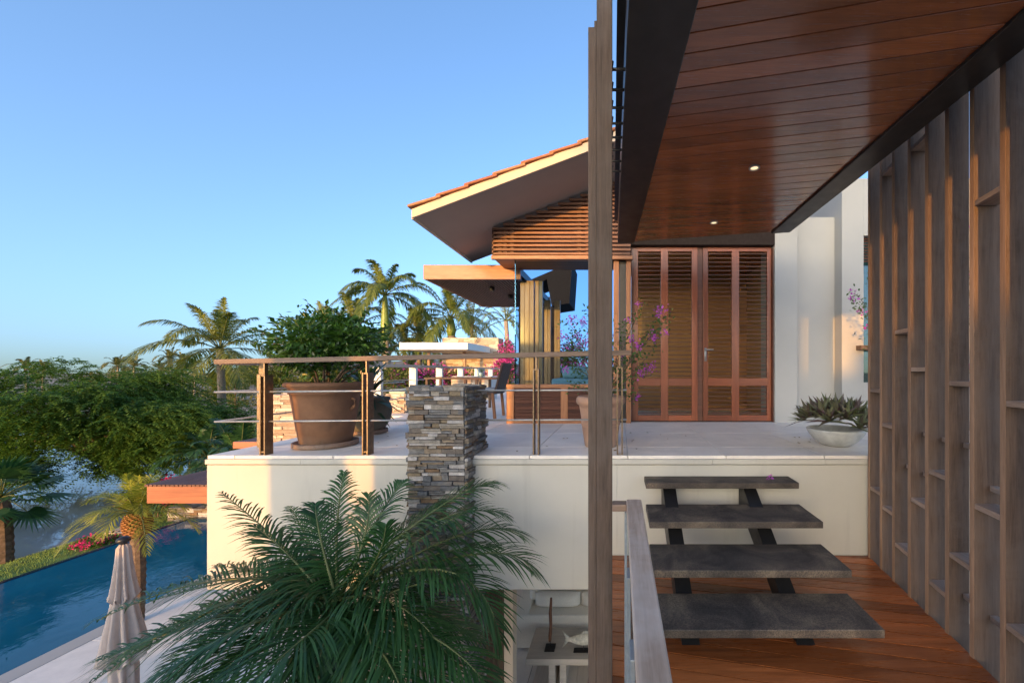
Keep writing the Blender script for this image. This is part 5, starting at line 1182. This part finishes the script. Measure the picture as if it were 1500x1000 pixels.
mb = MB(); mb.box(.6, .69, 5.05, 5.5, GZ + .016, GZ + .359); mb.build('leg', M['table_wood'], ct, bevel=.005)
dx = at(806, 920, 5.2).x
dw = thing('driftwood_sculpture', 'upright brown driftwood stick mounted on a black base on the coffee table', 'sculpture', (dx, 5.2, GZ + .44))
mb = MB(); mb.box(dx - .065, dx + .065, 5.13, 5.27, GZ + .441, GZ + .458); mb.tube([(dx, 5.2, GZ + .45), (dx, 5.2, GZ + .56)], .005, 6); mb.build('base', M['blacksteel'], dw)
mb = MB(); mb.tube([(dx - .005, 5.2, GZ + .535), (dx, 5.2, GZ + .62), (dx + .008, 5.2, GZ + .74), (dx + .002, 5.2, GZ + .9), (dx + .012, 5.2, GZ + 1.1)], [.018, .022, .019, .022, .014], 10); mb.build('stick', M['driftwood'], dw, True)
fx = at(855, 912, 5.15).x
fi = thing('carved_fish', 'white carved fish on a black stand on the coffee table', 'sculpture', (fx, 5.15, GZ + .44))
mb = MB(); mb.box(fx - .13, fx + .16, 5.11, 5.19, GZ + .441, GZ + .455); mb.tube([(fx, 5.15, GZ + .45), (fx, 5.15, GZ + .55)], .005, 6); mb.build('stand', M['blacksteel'], fi)
mb = MB(); pr = [(-.22, .02), (-.16, .03), (-.10, .055), (0, .075), (.10, .07), (.2, .045), (.27, .015)]
mb.tube([(fx + a, 5.15, GZ + .60 + .01 * math.sin(a * 9)) for a, r in pr], [r for a, r in pr], 12); mb.prism([(fx - .16, GZ + .60), (fx - .215, GZ + .645), (fx - .275, GZ + .70), (fx - .235, GZ + .61), (fx - .275, GZ + .49), (fx - .215, GZ + .55)], 1, 5.14, 5.16); mb.prism([(fx - .06, GZ + .655), (fx + .02, GZ + .71), (fx + .12, GZ + .665)], 1, 5.143, 5.157)
mb.build('body', M['coral'], fi, True)

mb = MB(); rnd = random.Random(300)
for i in range(46):
    cx, cy = rnd.choice(((-3.0, 4.1), (-3.0, 4.4), (-.2, 4.1), (-.1, 4.5), (.5, 4.6), (2.1, 4.2))); a = rnd.uniform(0, 6.28); r = abs(rnd.gauss(0, .4)) + .15; p = Vector((cx + math.cos(a) * r, max(3.68, cy + math.sin(a) * r * .7), TZ + .006))
    mb.leaf(p, Vector((math.cos(a * 3), math.sin(a * 3), .05)), Vector((rnd.gauss(0, .15), rnd.gauss(0, .15), 1)), rnd.uniform(.025, .05), .022, .25)
tag(mb.build('fallen_leaves', leafy('dry_leaf', (0.16, 0.09, 0.03), (0.24, 0.16, 0.05))), kind='stuff')
